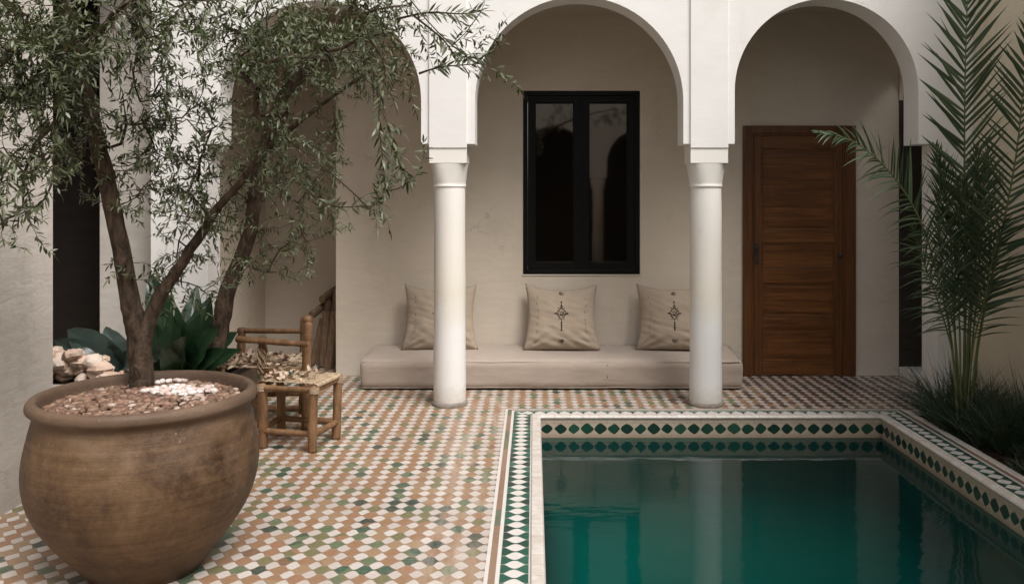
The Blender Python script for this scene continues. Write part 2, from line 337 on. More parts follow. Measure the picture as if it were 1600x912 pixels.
def island_ramp(name, stops, rough=.6, scale=30, bump=.3, bd=.003, spec=.4, mixc=None):
    t = NT(name); r = t.n.new('ShaderNodeNewGeometry').outputs['Random Per Island']; oi = t.n.new('ShaderNodeObjectInfo').outputs['Random']
    rr = t.math('FRACT', t.math('ADD', r, oi)); c = t.ramp(rr, stops, True); n_ = t.noise(t.coord('Object'), scale, 4, .6)
    c = t.mix(t.math('MULTIPLY', n_, .45), c, mixc or (.2,.14,.1)); t.bump(n_, bump, bd); return t.done(c, rough, spec)
M['pebble'] = island_ramp('pot_pebbles', [(0,(.11,.055,.035)),(.18,(.20,.12,.08)),(.36,(.14,.072,.045)),(.55,(.28,.18,.125)),(.66,(.09,.045,.03)),(.80,(.27,.15,.11)),(.92,(.46,.36,.31))], .6)
M['white_pebble'] = island_ramp('white_pebbles', [(0,(.74,.70,.68)),(.5,(.60,.53,.50)),(.75,(.55,.42,.38))], .55, mixc=(.5,.4,.36))
M['rock'] = island_ramp('sandstone_rock', [(0,(.62,.46,.37)),(.3,(.70,.55,.45)),(.6,(.54,.38,.30)),(.8,(.72,.61,.52))], .85, 9, .6, .01)
def leaf_mat(name, top, top2, under, rough=.45, trans=.25, spec=.5):
    t = NT(name); ge = t.n.new('ShaderNodeNewGeometry'); r = ge.outputs['Random Per Island']
    c = t.mix(r, top, top2); c = t.mix(ge.outputs['Backfacing'], c, under)
    t.done(c, rough, spec)
    tr = t.n.new('ShaderNodeBsdfTranslucent'); t.l.new(t.mix(.5, c, (.12,.16,.03)), tr.inputs[0])
    mx = t.n.new('ShaderNodeMixShader'); mx.inputs[0].default_value = trans
    t.l.new(t.b.outputs[0], mx.inputs[1]); t.l.new(tr.outputs[0], mx.inputs[2]); t.l.new(mx.outputs[0], t.out.inputs[0]); return t.m
M['olive_leaf'] = leaf_mat('olive_leaf', (.022,.036,.010), (.072,.090,.028), (.12,.135,.075), .42, .15)
M['big_leaf'] = leaf_mat('glossy_broad_leaf', (.009,.028,.014), (.018,.045,.02), (.022,.05,.025), .3, .12)
M['grey_leaf'] = leaf_mat('grey_green_leaf', (.018,.032,.028), (.045,.065,.056), (.07,.09,.085), .35, .1)
M['palm_leaf'] = leaf_mat('palm_leaflet', (.034,.064,.032), (.080,.115,.062), (.09,.12,.075), .4, .15)
M['grass'] = leaf_mat('border_grass', (.016,.036,.018), (.05,.08,.042), (.035,.06,.03), .5, .1)
M['rachis'] = simple('palm_rachis', (.10,.15,.045), (.17,.16,.07), 8, .5, .1, .002)
def fabric(name, c0, c1, weave=700, rough=.85):
    t = NT(name); o = t.coord('Object'); a = t.noise(o, 2.2, 4, .6, .4); b = t.noise(t.mapping(o, (1,1,7)), 9, 3); 
    wv = t.noise(o, weave/4, 2); c = t.mix(t.ramp(t.math('ADD', t.math('MULTIPLY', a, .7), t.math('MULTIPLY', b, .3)), [(.3,0.),(.7,1.)]), c0, c1)
    t.bump(t.math('ADD', t.math('MULTIPLY', wv, .12), t.math('ADD', t.math('MULTIPLY', t.noise(t.mapping(o, (1,1,2.5)), 5, 3, .5, .6), 1.2), 0.0)), .35, .012)
    t.done(c, rough, .25); t.b.inputs['Sheen Weight'].default_value = .2; return t.m
M['mattress'] = fabric('taupe_cover', (.41,.34,.285), (.34,.28,.235))
M['cushion'] = fabric('linen_cushion', (.40,.325,.25), (.33,.265,.20))
M['thread'] = simple('black_thread', (.02,.016,.014), (.04,.03,.025), 80, .8, .3, .001, .2)
def wood(name, c0, c1, c2, grain=(3,3,40), rough=.45):
    t = NT(name); o = t.coord('Object'); n1 = t.noise(t.mapping(o, grain), 1.2, 6, .65, .8); n2 = t.noise(t.mapping(o, tuple(k*4 for k in grain)), 1.5, 4); b = t.noise(o, 2, 3)
    c = t.ramp(t.math('ADD', t.math('MULTIPLY', n1, .7), t.math('MULTIPLY', n2, .3)), [(.3,c0),(.5,c1),(.7,c2)])
    c = t.mix(t.math('MULTIPLY', b, .35), c, c0); t.bump(n2, .15, .002); return t.done(c, rough, .45)
M['door'] = wood('door_wood_across', (.032,.010,.002), (.14,.049,.010), (.27,.105,.026), (1.2,3,26))
M['doorv'] = wood('door_wood_upright', (.029,.010,.002), (.115,.040,.009), (.195,.072,.018), (26,3,1.2))
M['bamboo'] = wood('rustic_branch_wood', (.07,.032,.014), (.19,.10,.045), (.33,.19,.098), (14,14,3), .6)
M['cane'] = island_ramp('cane_binding', [(0,(.42,.31,.20)),(.3,(.52,.41,.28)),(.6,(.33,.23,.14)),(.8,(.46,.35,.23))], .6, 60, .3, .001)
M['log'] = wood('firewood', (.09,.055,.035), (.22,.145,.09), (.38,.28,.18), (10,10,2), .85)
M['dry'] = island_ramp('dry_petals', [(0,(.50,.38,.27)),(.3,(.60,.48,.36)),(.6,(.36,.24,.16)),(.8,(.56,.40,.33))], .7)
def glass_mat():
    t = NT('dark_window_glass'); t.done((.004,.003,.002), .03, .9); t.b.inputs['IOR'].default_value = 1.9; t.b.inputs['Specular Tint'].default_value=(1,.9,.8,1)
    t.bump(t.noise(t.coord('Object'), 3, 2), .02, .01); return t.m
M['glass'] = glass_mat()

# ------------------------------------------------------------------ setting: floor, pool, water, soil
PX0, PX1, PY0, PY1 = .042, 2.50, 1.3, 6.245
WATER = -.143
KX = 2.755                       # planting strip edge
ZB = .30
def rects(name, rs, z, mat, kind='structure', thick=0):
    m = MB()
    for (x0,x1,y0,y1) in rs: m.add([(x0,y0,z),(x1,y0,z),(x1,y1,z),(x0,y1,z)], [(0,1,2,3)])
    o = m.build(name, mat); o['kind'] = kind; return o
OUT = .062
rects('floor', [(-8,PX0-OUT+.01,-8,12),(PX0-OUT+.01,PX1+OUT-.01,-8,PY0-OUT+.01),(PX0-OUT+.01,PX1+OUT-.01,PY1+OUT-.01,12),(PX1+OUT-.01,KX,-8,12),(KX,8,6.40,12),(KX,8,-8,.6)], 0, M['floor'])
rects('planting_bed_soil', [(KX,3.4,.6,6.40)], -.02, M['soil'])
def sweep(prof, mat, name, tval=None, **k):
    """A cross-section (offset outward from the pool edge, z) carried round the pool with mitred corners; UV = (distance across, metres along)."""
    m = MB(); cs = [(PX0,PY0,-1,-1),(PX1,PY0,1,-1),(PX1,PY1,1,1),(PX0,PY1,-1,1)]
    L = [0]
    for i in range(1, len(prof)): L.append(L[-1]+math.dist(prof[i], prof[i-1]))
    if tval: L = tval
    for q in range(4):
        a, b = cs[q], cs[(q+1)%4]
        for i in range(len(prof)-1):
            (o0,z0),(o1,z1) = prof[i], prof[i+1]
            pts = [(a[0]+a[2]*o0,a[1]+a[3]*o0,z0),(b[0]+b[2]*o0,b[1]+b[3]*o0,z0),(b[0]+b[2]*o1,b[1]+b[3]*o1,z1),(a[0]+a[2]*o1,a[1]+a[3]*o1,z1)]
            ax = 0 if q in (0,2) else 1
            uv = [(L[i],pts[0][ax]),(L[i],pts[1][ax]),(L[i+1],pts[2][ax]),(L[i+1],pts[3][ax])]
            m.add(pts, [(3,2,1,0)], [uv[::-1]])
    return m.build(name, mat, **k)
band = sweep([(0.0,-.30),(0.0,-.004)], M['band'], 'pool_wall', tval=[.30,.004]); band['kind'] = 'structure'
cp = sweep([(-.006,-.006),(-.008,.004),(-.002,.014),(.006,.017),(.050,.017),(.055,.013),(.056,.002)], M['coping'], 'pool_coping', smooth=True); cp['kind'] = 'structure'
bd = sweep([(.056,.004),(.056+.195,.004)], M['border'], 'pool_border', tval=[0,.195]); bd['kind'] = 'structure'
def basin_mat():
    t = NT('pool_basin_plaster'); g = t.n.new('ShaderNodeNewGeometry').outputs['Position']; z = t.sep(g)[2]
    zz = t.math('ADD', z, t.math('MULTIPLY', t.math('SUBTRACT', t.noise(g, 2.5, 4, .6), .5), .10))
    mr = t.n.new('ShaderNodeMapRange'); mr.inputs[1].default_value = -.50; mr.inputs[2].default_value = -.86; t.l.new(zz, mr.inputs[0])
    wall = t.mix(t.noise(g, 4, 4), (.014,.045,.042), (.03,.075,.068)); fl = t.mix(t.noise(g, 1.2, 4), (.008,.28,.255), (.010,.20,.19))
    t.bump(t.noise(g, 8, 4), .3, .01)
    return t.done(t.mix(mr.outputs[0], wall, fl), .7, .2)
M['basin'] = basin_mat()
NQ = 20; CR = .55
pf = sweep([(-CR*(1-math.sin(math.pi/2*i/NQ)), -.86+(.56)*(1-math.cos(math.pi/2*i/NQ))) for i in range(NQ+1)], M['basin'], 'pool_floor', smooth=True)
pf['kind'] = 'structure'
b_ = bmesh.new(); b_.from_mesh(pf.data); q_ = [b_.verts.new(c_) for c_ in ((PX0+CR-.001,PY0+CR-.001,-.86),(PX1-CR+.001,PY0+CR-.001,-.86),(PX1-CR+.001,PY1-CR+.001,-.86),(PX0+CR-.001,PY1-CR+.001,-.86))]
b_.faces.new(q_); bmesh.ops.remove_doubles(b_, verts=b_.verts, dist=.003); bmesh.ops.recalc_face_normals(b_, faces=b_.faces)
for f_ in b_.faces: f_.smooth = True
b_.to_mesh(pf.data); b_.free()
rects('water', [(PX0,PX1,PY0,PY1)], WATER, M['water'])
kb = MB().box(KX-.004,KX+.022,.6,6.42,-.03,.012).box(KX+.022,3.29,6.40,6.425,-.03,.012).build('planting_strip_kerb', M['coping'], bevel=.004); kb['kind'] = 'structure'

# ------------------------------------------------------------------ walls
def wall_rect(m, axis, pos, thick, a0, a1, z0, z1, holes=()):
    """A thick wall with rectangular holes. axis 'y': faces at y=pos..pos+thick, a = x; axis 'x': faces at x=pos..pos+thick, a = y."""
    As = sorted({a0,a1,*[h[0] for h in holes],*[h[1] for h in holes]}); Zs = sorted({z0,z1,*[h[2] for h in holes],*[h[3] for h in holes]})
    solid = lambda i,j: 0<=i<len(As)-1 and 0<=j<len(Zs)-1 and not any(h[0]<=(As[i]+As[i+1])/2<=h[1] and h[2]<=(Zs[j]+Zs[j+1])/2<=h[3] for h in holes)
    def pt(a, d, z): return (a, pos+d, z) if axis == 'y' else (pos+d, a, z)
    for i in range(len(As)-1):
        for j in range(len(Zs)-1):
            if not solid(i,j): continue
            A0,A1,Z0,Z1 = As[i],As[i+1],Zs[j],Zs[j+1]
            m.add([pt(A0,0,Z0),pt(A1,0,Z0),pt(A1,0,Z1),pt(A0,0,Z1)],[(0,1,2,3)]); m.add([pt(A0,thick,Z0),pt(A1,thick,Z0),pt(A1,thick,Z1),pt(A0,thick,Z1)],[(3,2,1,0)])
            for di,dj,q in ((-1,0,(A0,Z0,A0,Z1)),(1,0,(A1,Z0,A1,Z1)),(0,-1,(A0,Z0,A1,Z0)),(0,1,(A0,Z1,A1,Z1))):
                if not solid(i+di,j+dj):
                    m.add([pt(q[0],0,q[1]),pt(q[2],0,q[3]),pt(q[2],thick,q[3]),pt(q[0],thick,q[1])],[(0,1,2,3)])
    return m
YF, TH, ZT = 6.52, .26, 4.6
def arcade_mesh(arches, xl, xr, yf, th, ztop, zsp=1.985, xlow=None):
    """Facade plate pierced by round arches: arches = (centre x, radius, centre z). Below zsp it stands only at the outer ends."""
    m = MB(); n = 40
    xs = sorted(arches)
    def quad(a,b,c,d):   # front + back
        m.add([(a[0],yf,a[1]),(b[0],yf,b[1]),(c[0],yf,c[1]),(d[0],yf,d[1])],[(0,1,2,3)])
        m.add([(a[0],yf+th,a[1]),(b[0],yf+th,b[1]),(c[0],yf+th,c[1]),(d[0],yf+th,d[1])],[(3,2,1,0)])
    def side(a,b): m.add([(a[0],yf,a[1]),(b[0],yf,b[1]),(b[0],yf+th,b[1]),(a[0],yf+th,a[1])],[(0,1,2,3)])
    prev = xl
    for (cx,r,cz) in xs:
        quad((prev,zsp),(cx-r,zsp),(cx-r,ztop),(prev,ztop))
        side((prev,zsp),(cx-r,zsp))
        side((cx-r,cz),(cx-r,zsp)); side((cx+r,zsp),(cx+r,cz))
        for i in range(n):
            t0 = math.pi-math.pi*i/n; t1 = math.pi-math.pi*(i+1)/n
            a = (cx+r*math.cos(t0), cz+r*math.sin(t0)); b = (cx+r*math.cos(t1), cz+r*math.sin(t1))
            quad(a,b,(b[0],ztop),(a[0],ztop)); side(b,a)
        prev = cx+r
    quad((prev,zsp),(xr,zsp),(xr,ztop),(prev,ztop)); side((prev,zsp),(xr,zsp))
    m.add([(xl,yf,ztop),(xr,yf,ztop),(xr,yf+th,ztop),(xl,yf+th,ztop)],[(0,1,2,3)])
    side((xl,ztop),(xl,zsp)); side((xr,zsp),(xr,ztop))
    return m
ARCH = [(-1.603,.757,2.307),(.341,.783,2.307),(2.2,.69,2.385)]
def superloft(m, cx, cy, secs, n=48):
    vs = []
    for (a, e, z) in secs:
        for j in range(n):
            th = 2*math.pi*(j+.5)/n; c, s_ = math.cos(th), math.sin(th)
            rr = a/((abs(c)**e+abs(s_)**e)**(1/e)); vs.append((cx+rr*c, cy+rr*s_, z))
    k = len(secs)
    fs = [(i*n+j, i*n+(j+1)%n, (i+1)*n+(j+1)%n, (i+1)*n+j) for i in range(k-1) for j in range(n)]
    fs.append(tuple(range(n-1,-1,-1))); fs.append(tuple((k-1)*n+j for j in range(n))); m.add(vs, fs)
def column(cx, cy, parent):
    m = MB(); prof = []
    for i in range(31):
        z = .03+i*(1.66-.03)/30; r = .124-.006*(z/1.66)+.0012*math.sin(z*9+cx); prof.append((r,z))
    m.lathe(prof, 56, (cx,cy), wob=lambda th,z: .006*noise.noise(Vector((math.cos(th)*1.5,math.sin(th)*1.5,z*2.5+cx))))
    c = m.build('column', M['column'], parent, smooth=True, auto=50)
    k = MB()
    secs = [(.117,2,1.655),(.1245,2,1.663),(.1265,2,1.670),(.1245,2,1.677),(.1225,2.05,1.681),(.1245,2.2,1.70),(.1275,2.5,1.735),(.131,2.9,1.77),(.1345,3.5,1.805),(.1375,4.6,1.83),(.1385,5.5,1.843)]
    superloft(k, cx, cy, secs); k.box(cx-.140,cx+.140,cy-.140,cy+.140,1.842,1.952)
    cp_ = k.build('capital', M['column'], c, smooth=True, auto=32, bevel=.0)
    b = MB().lathe([(.136,.0),(.138,.012),(.134,.028),(.123,.034)], 56, (cx,cy), wob=lambda th,z: .012*noise.noise(Vector((math.cos(th)*3,math.sin(th)*3,z*20+cx))))
    b.build('foot_ring', M['stone_ring'], c, smooth=True, auto=60)
    return c
bldg = empty('arcade_building', (0,YF,0))
tag(bldg, 'white plastered gallery with round arches, black window and brown door across the courtyard', 'building')
inv = lambda o: o
def child(o):  # parents keep world placement: children are modelled in world coordinates
    o.matrix_parent_inverse = Matrix.Translation(-Vector(bldg.location)); return o
m = arcade_mesh(ARCH, -2.88, 3.32, YF, TH, ZT)
m.box(-2.88,-2.45,YF+.001,YF+TH-.001,0,1.984); m.box(3.03,3.32,YF+.001,YF+TH-.001,0,1.984)
for cx in (-.644, 1.3175): m.box(cx-.142,cx+.142,YF-.018,YF+TH+.018,1.953,ZT-.002)
child(m.build('facade_wall', M['facade'], bldg, bevel=.004))
for cx in (-.644, 1.3175):
    child(column(cx, YF+TH/2, bldg))
WY = 7.70
wx0,wx1,wz0,wz1 = -.097,.943,.895,2.526
m = wall_rect(MB(), 'y', WY, 1.0, -1.755, 3.239, 0, 3.4, [(wx0,wx1,wz0,wz1)])
child(m.build('back_wall', M['inner'], bldg, bevel=.006))
m = wall_rect(MB(), 'y', 8.70, .2, -2.95, -1.755, 0, 3.4); m = wall_rect(m, 'x', -2.89, .2, 6.78, 8.70, 0, 3.4)
child(m.build('recess_wall', M['inner'], bldg))
m = wall_rect(MB(), 'x', 3.24, .035, YF+TH, 7.694, 0, 3.4, [(6.86,7.694,.0,2.86)])
ac, ar, az_ = 7.277, .417, 2.44
for i in range(24):   # rounded head of the opening
    t0, t1 = math.pi*i/24, math.pi*(i+1)/24
    a = (ac+ar*math.cos(t0), az_+ar*math.sin(t0)); b = (ac+ar*math.cos(t1), az_+ar*math.sin(t1))
    for xx, o_ in ((3.24,1),(3.275,-1)): m.add([(xx,a[0],a[1]),(xx,b[0],b[1]),(xx,b[0],2.861),(xx,a[0],2.861)],[(0,1,2,3)[::o_]])
    m.add([(3.24,a[0],a[1]),(3.24,b[0],b[1]),(3.275,b[0],b[1]),(3.275,a[0],a[1])],[(0,1,2,3)])
child(m.build('gallery_end_wall', M['inner'], bldg))
m = MB().box(3.235,4.38,6.862,7.69,.001,.085); child(m.build('doorstep', M['facade'], bldg, bevel=.006))
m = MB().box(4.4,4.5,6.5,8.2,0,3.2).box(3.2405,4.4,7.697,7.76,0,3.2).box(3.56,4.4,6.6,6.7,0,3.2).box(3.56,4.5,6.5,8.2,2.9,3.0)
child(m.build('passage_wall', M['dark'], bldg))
m = MB().box(-2.95,3.6,YF+TH,8.9,3.2,3.3); child(m.build('ceiling', M['ceil'], bldg))
m = MB().box(-4.9,3.7,YF+.05,9.4,ZT+.002,ZT+.12); child(m.build('roof', M['facade'], bldg))
# window
m = MB(); y0,y1 = WY+.012, WY+.07
fw = .055
def ring(m, x0,x1,z0,z1,w_,ya,yb, wb=None):
    wb = wb or w_
    m.box(x0,x0+w_,ya,yb,z0,z1); m.box(x1-w_,x1,ya,yb,z0,z1); m.box(x0+w_,x1-w_,ya+.001,yb-.001,z0,z0+wb); m.box(x0+w_,x1-w_,ya+.001,yb-.001,z1-wb,z1)
ring(m, wx0+.004,wx1-.004,wz0+.004,wz1-.004,.038,y0,y1)
wf = child(m.build('window', M['blackframe'], bldg, bevel=.003))
xm = (wx0+wx1)/2
for (a,b) in ((wx0+.044,xm-.002),(xm+.002,wx1-.044)):
    s_ = MB(); ring(s_, a,b,wz0+.044,wz1-.044,.062,y0+.012,y1-.006,.058)
    # stepped inner bead
    ring(s_, a+.062,b-.062,wz0+.102,wz1-.102,.010,y0+.022,y1-.012)
    s_.build('sash', M['blackframe'], wf, bevel=.002)
    MB().box(a+.066,b-.066,y0+.034,y0+.040,wz0+.106,wz1-.106).build('pane', M['glass'], wf)
MB().box(xm-.012,xm+.012,y0+.0,y0+.0115,wz0+.05,wz1-.05).build('mullion', M['blackframe'], wf, bevel=.002)
MB().box(wx0-.006,wx1+.008,WY-.008,WY+.01,wz0-.010,wz0+.003).build('sill', M['inner'], wf, bevel=.004)
# door
dx0,dx1,dz1 = 1.852,2.847,2.214
m = MB(); m.box(dx0,dx0+.075,WY-.035,WY+.0,0,dz1); m.box(dx1-.095,dx1,WY-.035,WY,0,dz1); m.box(dx0+.075,dx1-.095,WY-.034,WY,dz1-.07,dz1)
m.box(dx0+.075,dx0+.095,WY-.026,WY,0,dz1-.07); m.box(dx1-.112,dx1-.095,WY-.026,WY,0,dz1-.07); m.box(dx0+.095,dx1-.112,WY-.0255,WY,dz1-.09,dz1-.07)
X = lambda px: (px-CX)*WY/F
Z = lambda py: EYE-(py-CY)*WY/F
lx0, lx1, lz1 = dx0+.098, dx1-.115, dz1-.092
pan = [(232,361),(379,419),(441,495),(511,564)]
pxa, pxb = X(1191), X(1302)
d = MB()
d.box(lx0,pxa,WY-.020,WY-.001,.008,lz1); d.box(pxb,lx1,WY-.020,WY-.001,.008,lz1)
door = child(d.build('door', M['doorv'], bldg, bevel=.003))
m.build('door_frame', M['doorv'], door, bevel=.004)
zs = [lz1]+[Z(v) for p in pan for v in p]+[.008]
for i in range(0, len(zs), 2): MB().box(pxa,pxb,WY-.0195,WY-.001,zs[i+1],zs[i]).build('rail', M['door'], door, bevel=.003)
for (a,b) in pan:
    za, zb = Z(b), Z(a); q = MB()
    q.box(pxa+.001,pxb-.001,WY-.008,WY-.001,za+.001,zb-.001)
    ring(q, pxa+.002,pxb-.002,za+.002,zb-.002,.012,WY-.0155,WY-.0082)
    i_ = .04 if zb-za > .25 else .03
    if zb-za > .3: q.box(pxa+i_,pxb-i_,WY-.013,WY-.0085,za+i_,zb-i_)
    q.build('door_panel', M['door'], door, bevel=.004)
h = MB(); hx, hz = X(1181), Z(395)
h.box(hx-.016,hx+.016,WY-.026,WY-.0201,hz-.10,hz+.09); h.tube([(hx,WY-.025,hz+.05),(hx,WY-.045,hz+.05),(hx,WY-.06,hz+.05),(hx,WY-.066,hz+.05)],[.008,.009,.017,.012],14)
h.tube([(hx,WY-.024,hz-.05),(hx,WY-.03,hz-.05)],.014,12); h.build('handle', M['iron'], door, bevel=.002)
h = MB(); hx, hz = X(1311), Z(399); h.lathe([(.001,0),(.013,.003),(.02,.012),(.016,.022),(.001,.026)],16)
hb = h.build('knob', M['iron'], door, smooth=True); hb.rotation_euler = (R(90),0,0); hb.location = (hx,WY-.0201,hz)

# left side wall, left wing, right wall, opposite arcade
m = wall_rect(MB(), 'x', -2.96, .30, -7, 4.8, 0, ZT)
tag(m.build('side_wall', M['sidewall'], bevel=.008), 'tall rough grey plaster wall beside the big clay pot', 'wall')
wing = empty('side_wing', (-3.6,6.9,0)); tag(wing, 'shaded grey wing with tall dark doorway behind the clay pot and planting', 'building')
wi = Matrix.Translation(-Vector(wing.location))
m = wall_rect(MB(), 'y', 6.9, .25, -5.0, -2.885, 0, ZT-.1, [(-4.4,-3.45,0,3.5)]); o = m.build('wall', M['sidewall'], wing); o.matrix_parent_inverse = wi
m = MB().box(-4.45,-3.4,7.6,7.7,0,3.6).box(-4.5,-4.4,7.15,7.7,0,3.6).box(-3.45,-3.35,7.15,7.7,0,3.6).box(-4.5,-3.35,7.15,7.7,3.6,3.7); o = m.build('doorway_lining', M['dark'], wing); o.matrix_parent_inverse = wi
m = wall_rect(MB(), 'x', -5.0, .15, 4.8, 6.9, 0, ZT-.1); m = wall_rect(m, 'y', 4.6, .2, -5.0, -2.961, 0, ZT-.1); o = m.build('far_wall', M['sidewall'], wing); o.matrix_parent_inverse = wi
m = MB().box(-5.0,-2.962,4.8,6.9,3.7,3.8); o = m.build('ceiling', M['ceil'], wing); o.matrix_parent_inverse = wi
m = wall_rect(MB(), 'x', 3.30, .25, -7, YF, -.3, ZT)
tag(m.build('boundary_wall', M['cream'], bevel=.004), 'warm cream plaster wall behind the palm and planting strip', 'wall')
opp = empty('opposite_arcade', (0,-3.5,0)); tag(opp, 'pale arcade opposite the gallery, seen only as reflection in the window', 'building')
oi_ = Matrix.Translation(-Vector(opp.location))
m = arcade_mesh([(-2.2,.8,2.3),(.42,.8,2.3),(2.35,.75,2.3)], -3.0, 3.3, -3.76, .26, 3.7)
o = m.build('facade_wall', M['facade'], opp); o.matrix_parent_inverse = oi_
for cx in (-.9,1.41):
    o = MB().lathe([(.13,0),(.12,1.7),(.15,1.8),(.17,1.984)], 24, (cx,-3.63)).build('column', M['column'], opp, smooth=True); o.matrix_parent_inverse = oi_
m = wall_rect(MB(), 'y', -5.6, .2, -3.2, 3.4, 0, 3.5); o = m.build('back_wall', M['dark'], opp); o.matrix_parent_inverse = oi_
m = MB().box(-3.2,3.4,-5.4,-3.77,3.3,3.4); o = m.build('ceiling', M['ceil'], opp); o.matrix_parent_inverse = oi_

# ------------------------------------------------------------------ bench mattress + cushions
def softbox(m, x0,x1,y0,y1,z0,z1,r,seg=(90,16,8),amp=.004,seed=0):
    nx,ny,nz = seg; import itertools
    def samp(n,a,b):
        L=[a,a+r*.3,a+r]; L+= [a+r+(b-a-2*r)*i/(n-1) for i in range(1,n-1)]; L+=[b-r,b-r*.3,b]; return L
    X_,Y_,Z_ = samp(nx,x0,x1),samp(ny,y0,y1),samp(nz,z0,z1); idx={}; vs=[]; fs=[]
    def V(i,j,k):
        key=(i,j,k)
        if key not in idx:
            p=Vector((X_[i],Y_[j],Z_[k])); c=Vector((min(max(p.x,x0+r),x1-r),min(max(p.y,y0+r),y1-r),min(max(p.z,z0+r),z1-r)))
            d_=p-c
            if d_.length>1e-9: p=c+d_.normalized()*min(d_.length,r) if True else p
            nn=(p-c).normalized() if (p-c).length>1e-9 else Vector((0,0,0))
            a_=noise.noise(Vector((p.x*1.7+seed,p.y*3,p.z*5)))*1.6+noise.noise(Vector((p.x*6,p.y*6+seed,p.z*14)))*.6
            p=p+nn*amp*a_; idx[key]=len(vs); vs.append(p)
        return idx[key]
    a,b,c=len(X_)-1,len(Y_)-1,len(Z_)-1
    for i in range(a):
        for j in range(b): fs.append((V(i,j,c),V(i+1,j,c),V(i+1,j+1,c),V(i,j+1,c))); fs.append((V(i,j,0),V(i,j+1,0),V(i+1,j+1,0),V(i+1,j,0)))
        for k in range(c): fs.append((V(i,0,k),V(i+1,0,k),V(i+1,0,k+1),V(i,0,k+1))); fs.append((V(i,b,k),V(i,b,k+1),V(i+1,b,k+1),V(i+1,b,k)))
    for j in range(b):
        for k in range(c): fs.append((V(0,j,k),V(0,j,k+1),V(0,j+1,k+1),V(0,j+1,k))); fs.append((V(a,j,k),V(a,j+1,k),V(a,j+1,k+1),V(a,j,k+1)))
    m.add(vs,fs)
MX0,MX1,MY0,MY1,MZ = -1.43,1.728,7.115,7.685,.243
mt = empty('floor_mattress', ((MX0+MX1)/2,(MY0+MY1)/2,0)); tag(mt, 'long low taupe floor mattress along the gallery wall under the window', 'mattress')
m = MB(); softbox(m, MX0,MX1,MY0,MY1,.012,MZ,.045,(110,18,9),.007)
slope = lambda v: (v[0],v[1],v[2]+.055*(v[1]-MY0)/(MY1-MY0)*max(0,(v[2]-.06)/MZ))
m.v = [slope(v) for v in m.v]
o = m.build('mattress_body', M['mattress'], mt, smooth=True); o.matrix_parent_inverse = Matrix.Translation(-Vector(mt.location))
pi_ = MB()
def ringpts(z, off=0, n=60):
    r=.035; x0,x1,y0,y1=MX0-off,MX1+off,MY0-off,MY1+off; pts=[]
    for i in range(n+1): pts.append((x0+r+(x1-x0-2*r)*i/n, y0+.009, z))
    for i in range(1,12): pts.append((x1-.009,y0+r+(y1-y0-2*r)*i/11,z))
    for i in range(n+1): pts.append((x1-r-(x1-x0-2*r)*i/n,y1-.009,z))
    for i in range(1,12): pts.append((x0+.009,y1-r-(y1-y0-2*r)*i/11,z))
    pts.append(pts[0]); return [(p[0],p[1],p[2]+.004*noise.noise(Vector(p)*5)) for p in pts]
pi_.tube(ringpts(MZ-.012,-.0015), .0042, 6, False); pi_.tube(ringpts(.022,-.0015), .0042, 6, False); pi_.v = [slope(v) for v in pi_.v]
o = pi_.build('piping', M['mattress'], mt, smooth=True); o.matrix_parent_inverse = Matrix.Translation(-Vector(mt.location))

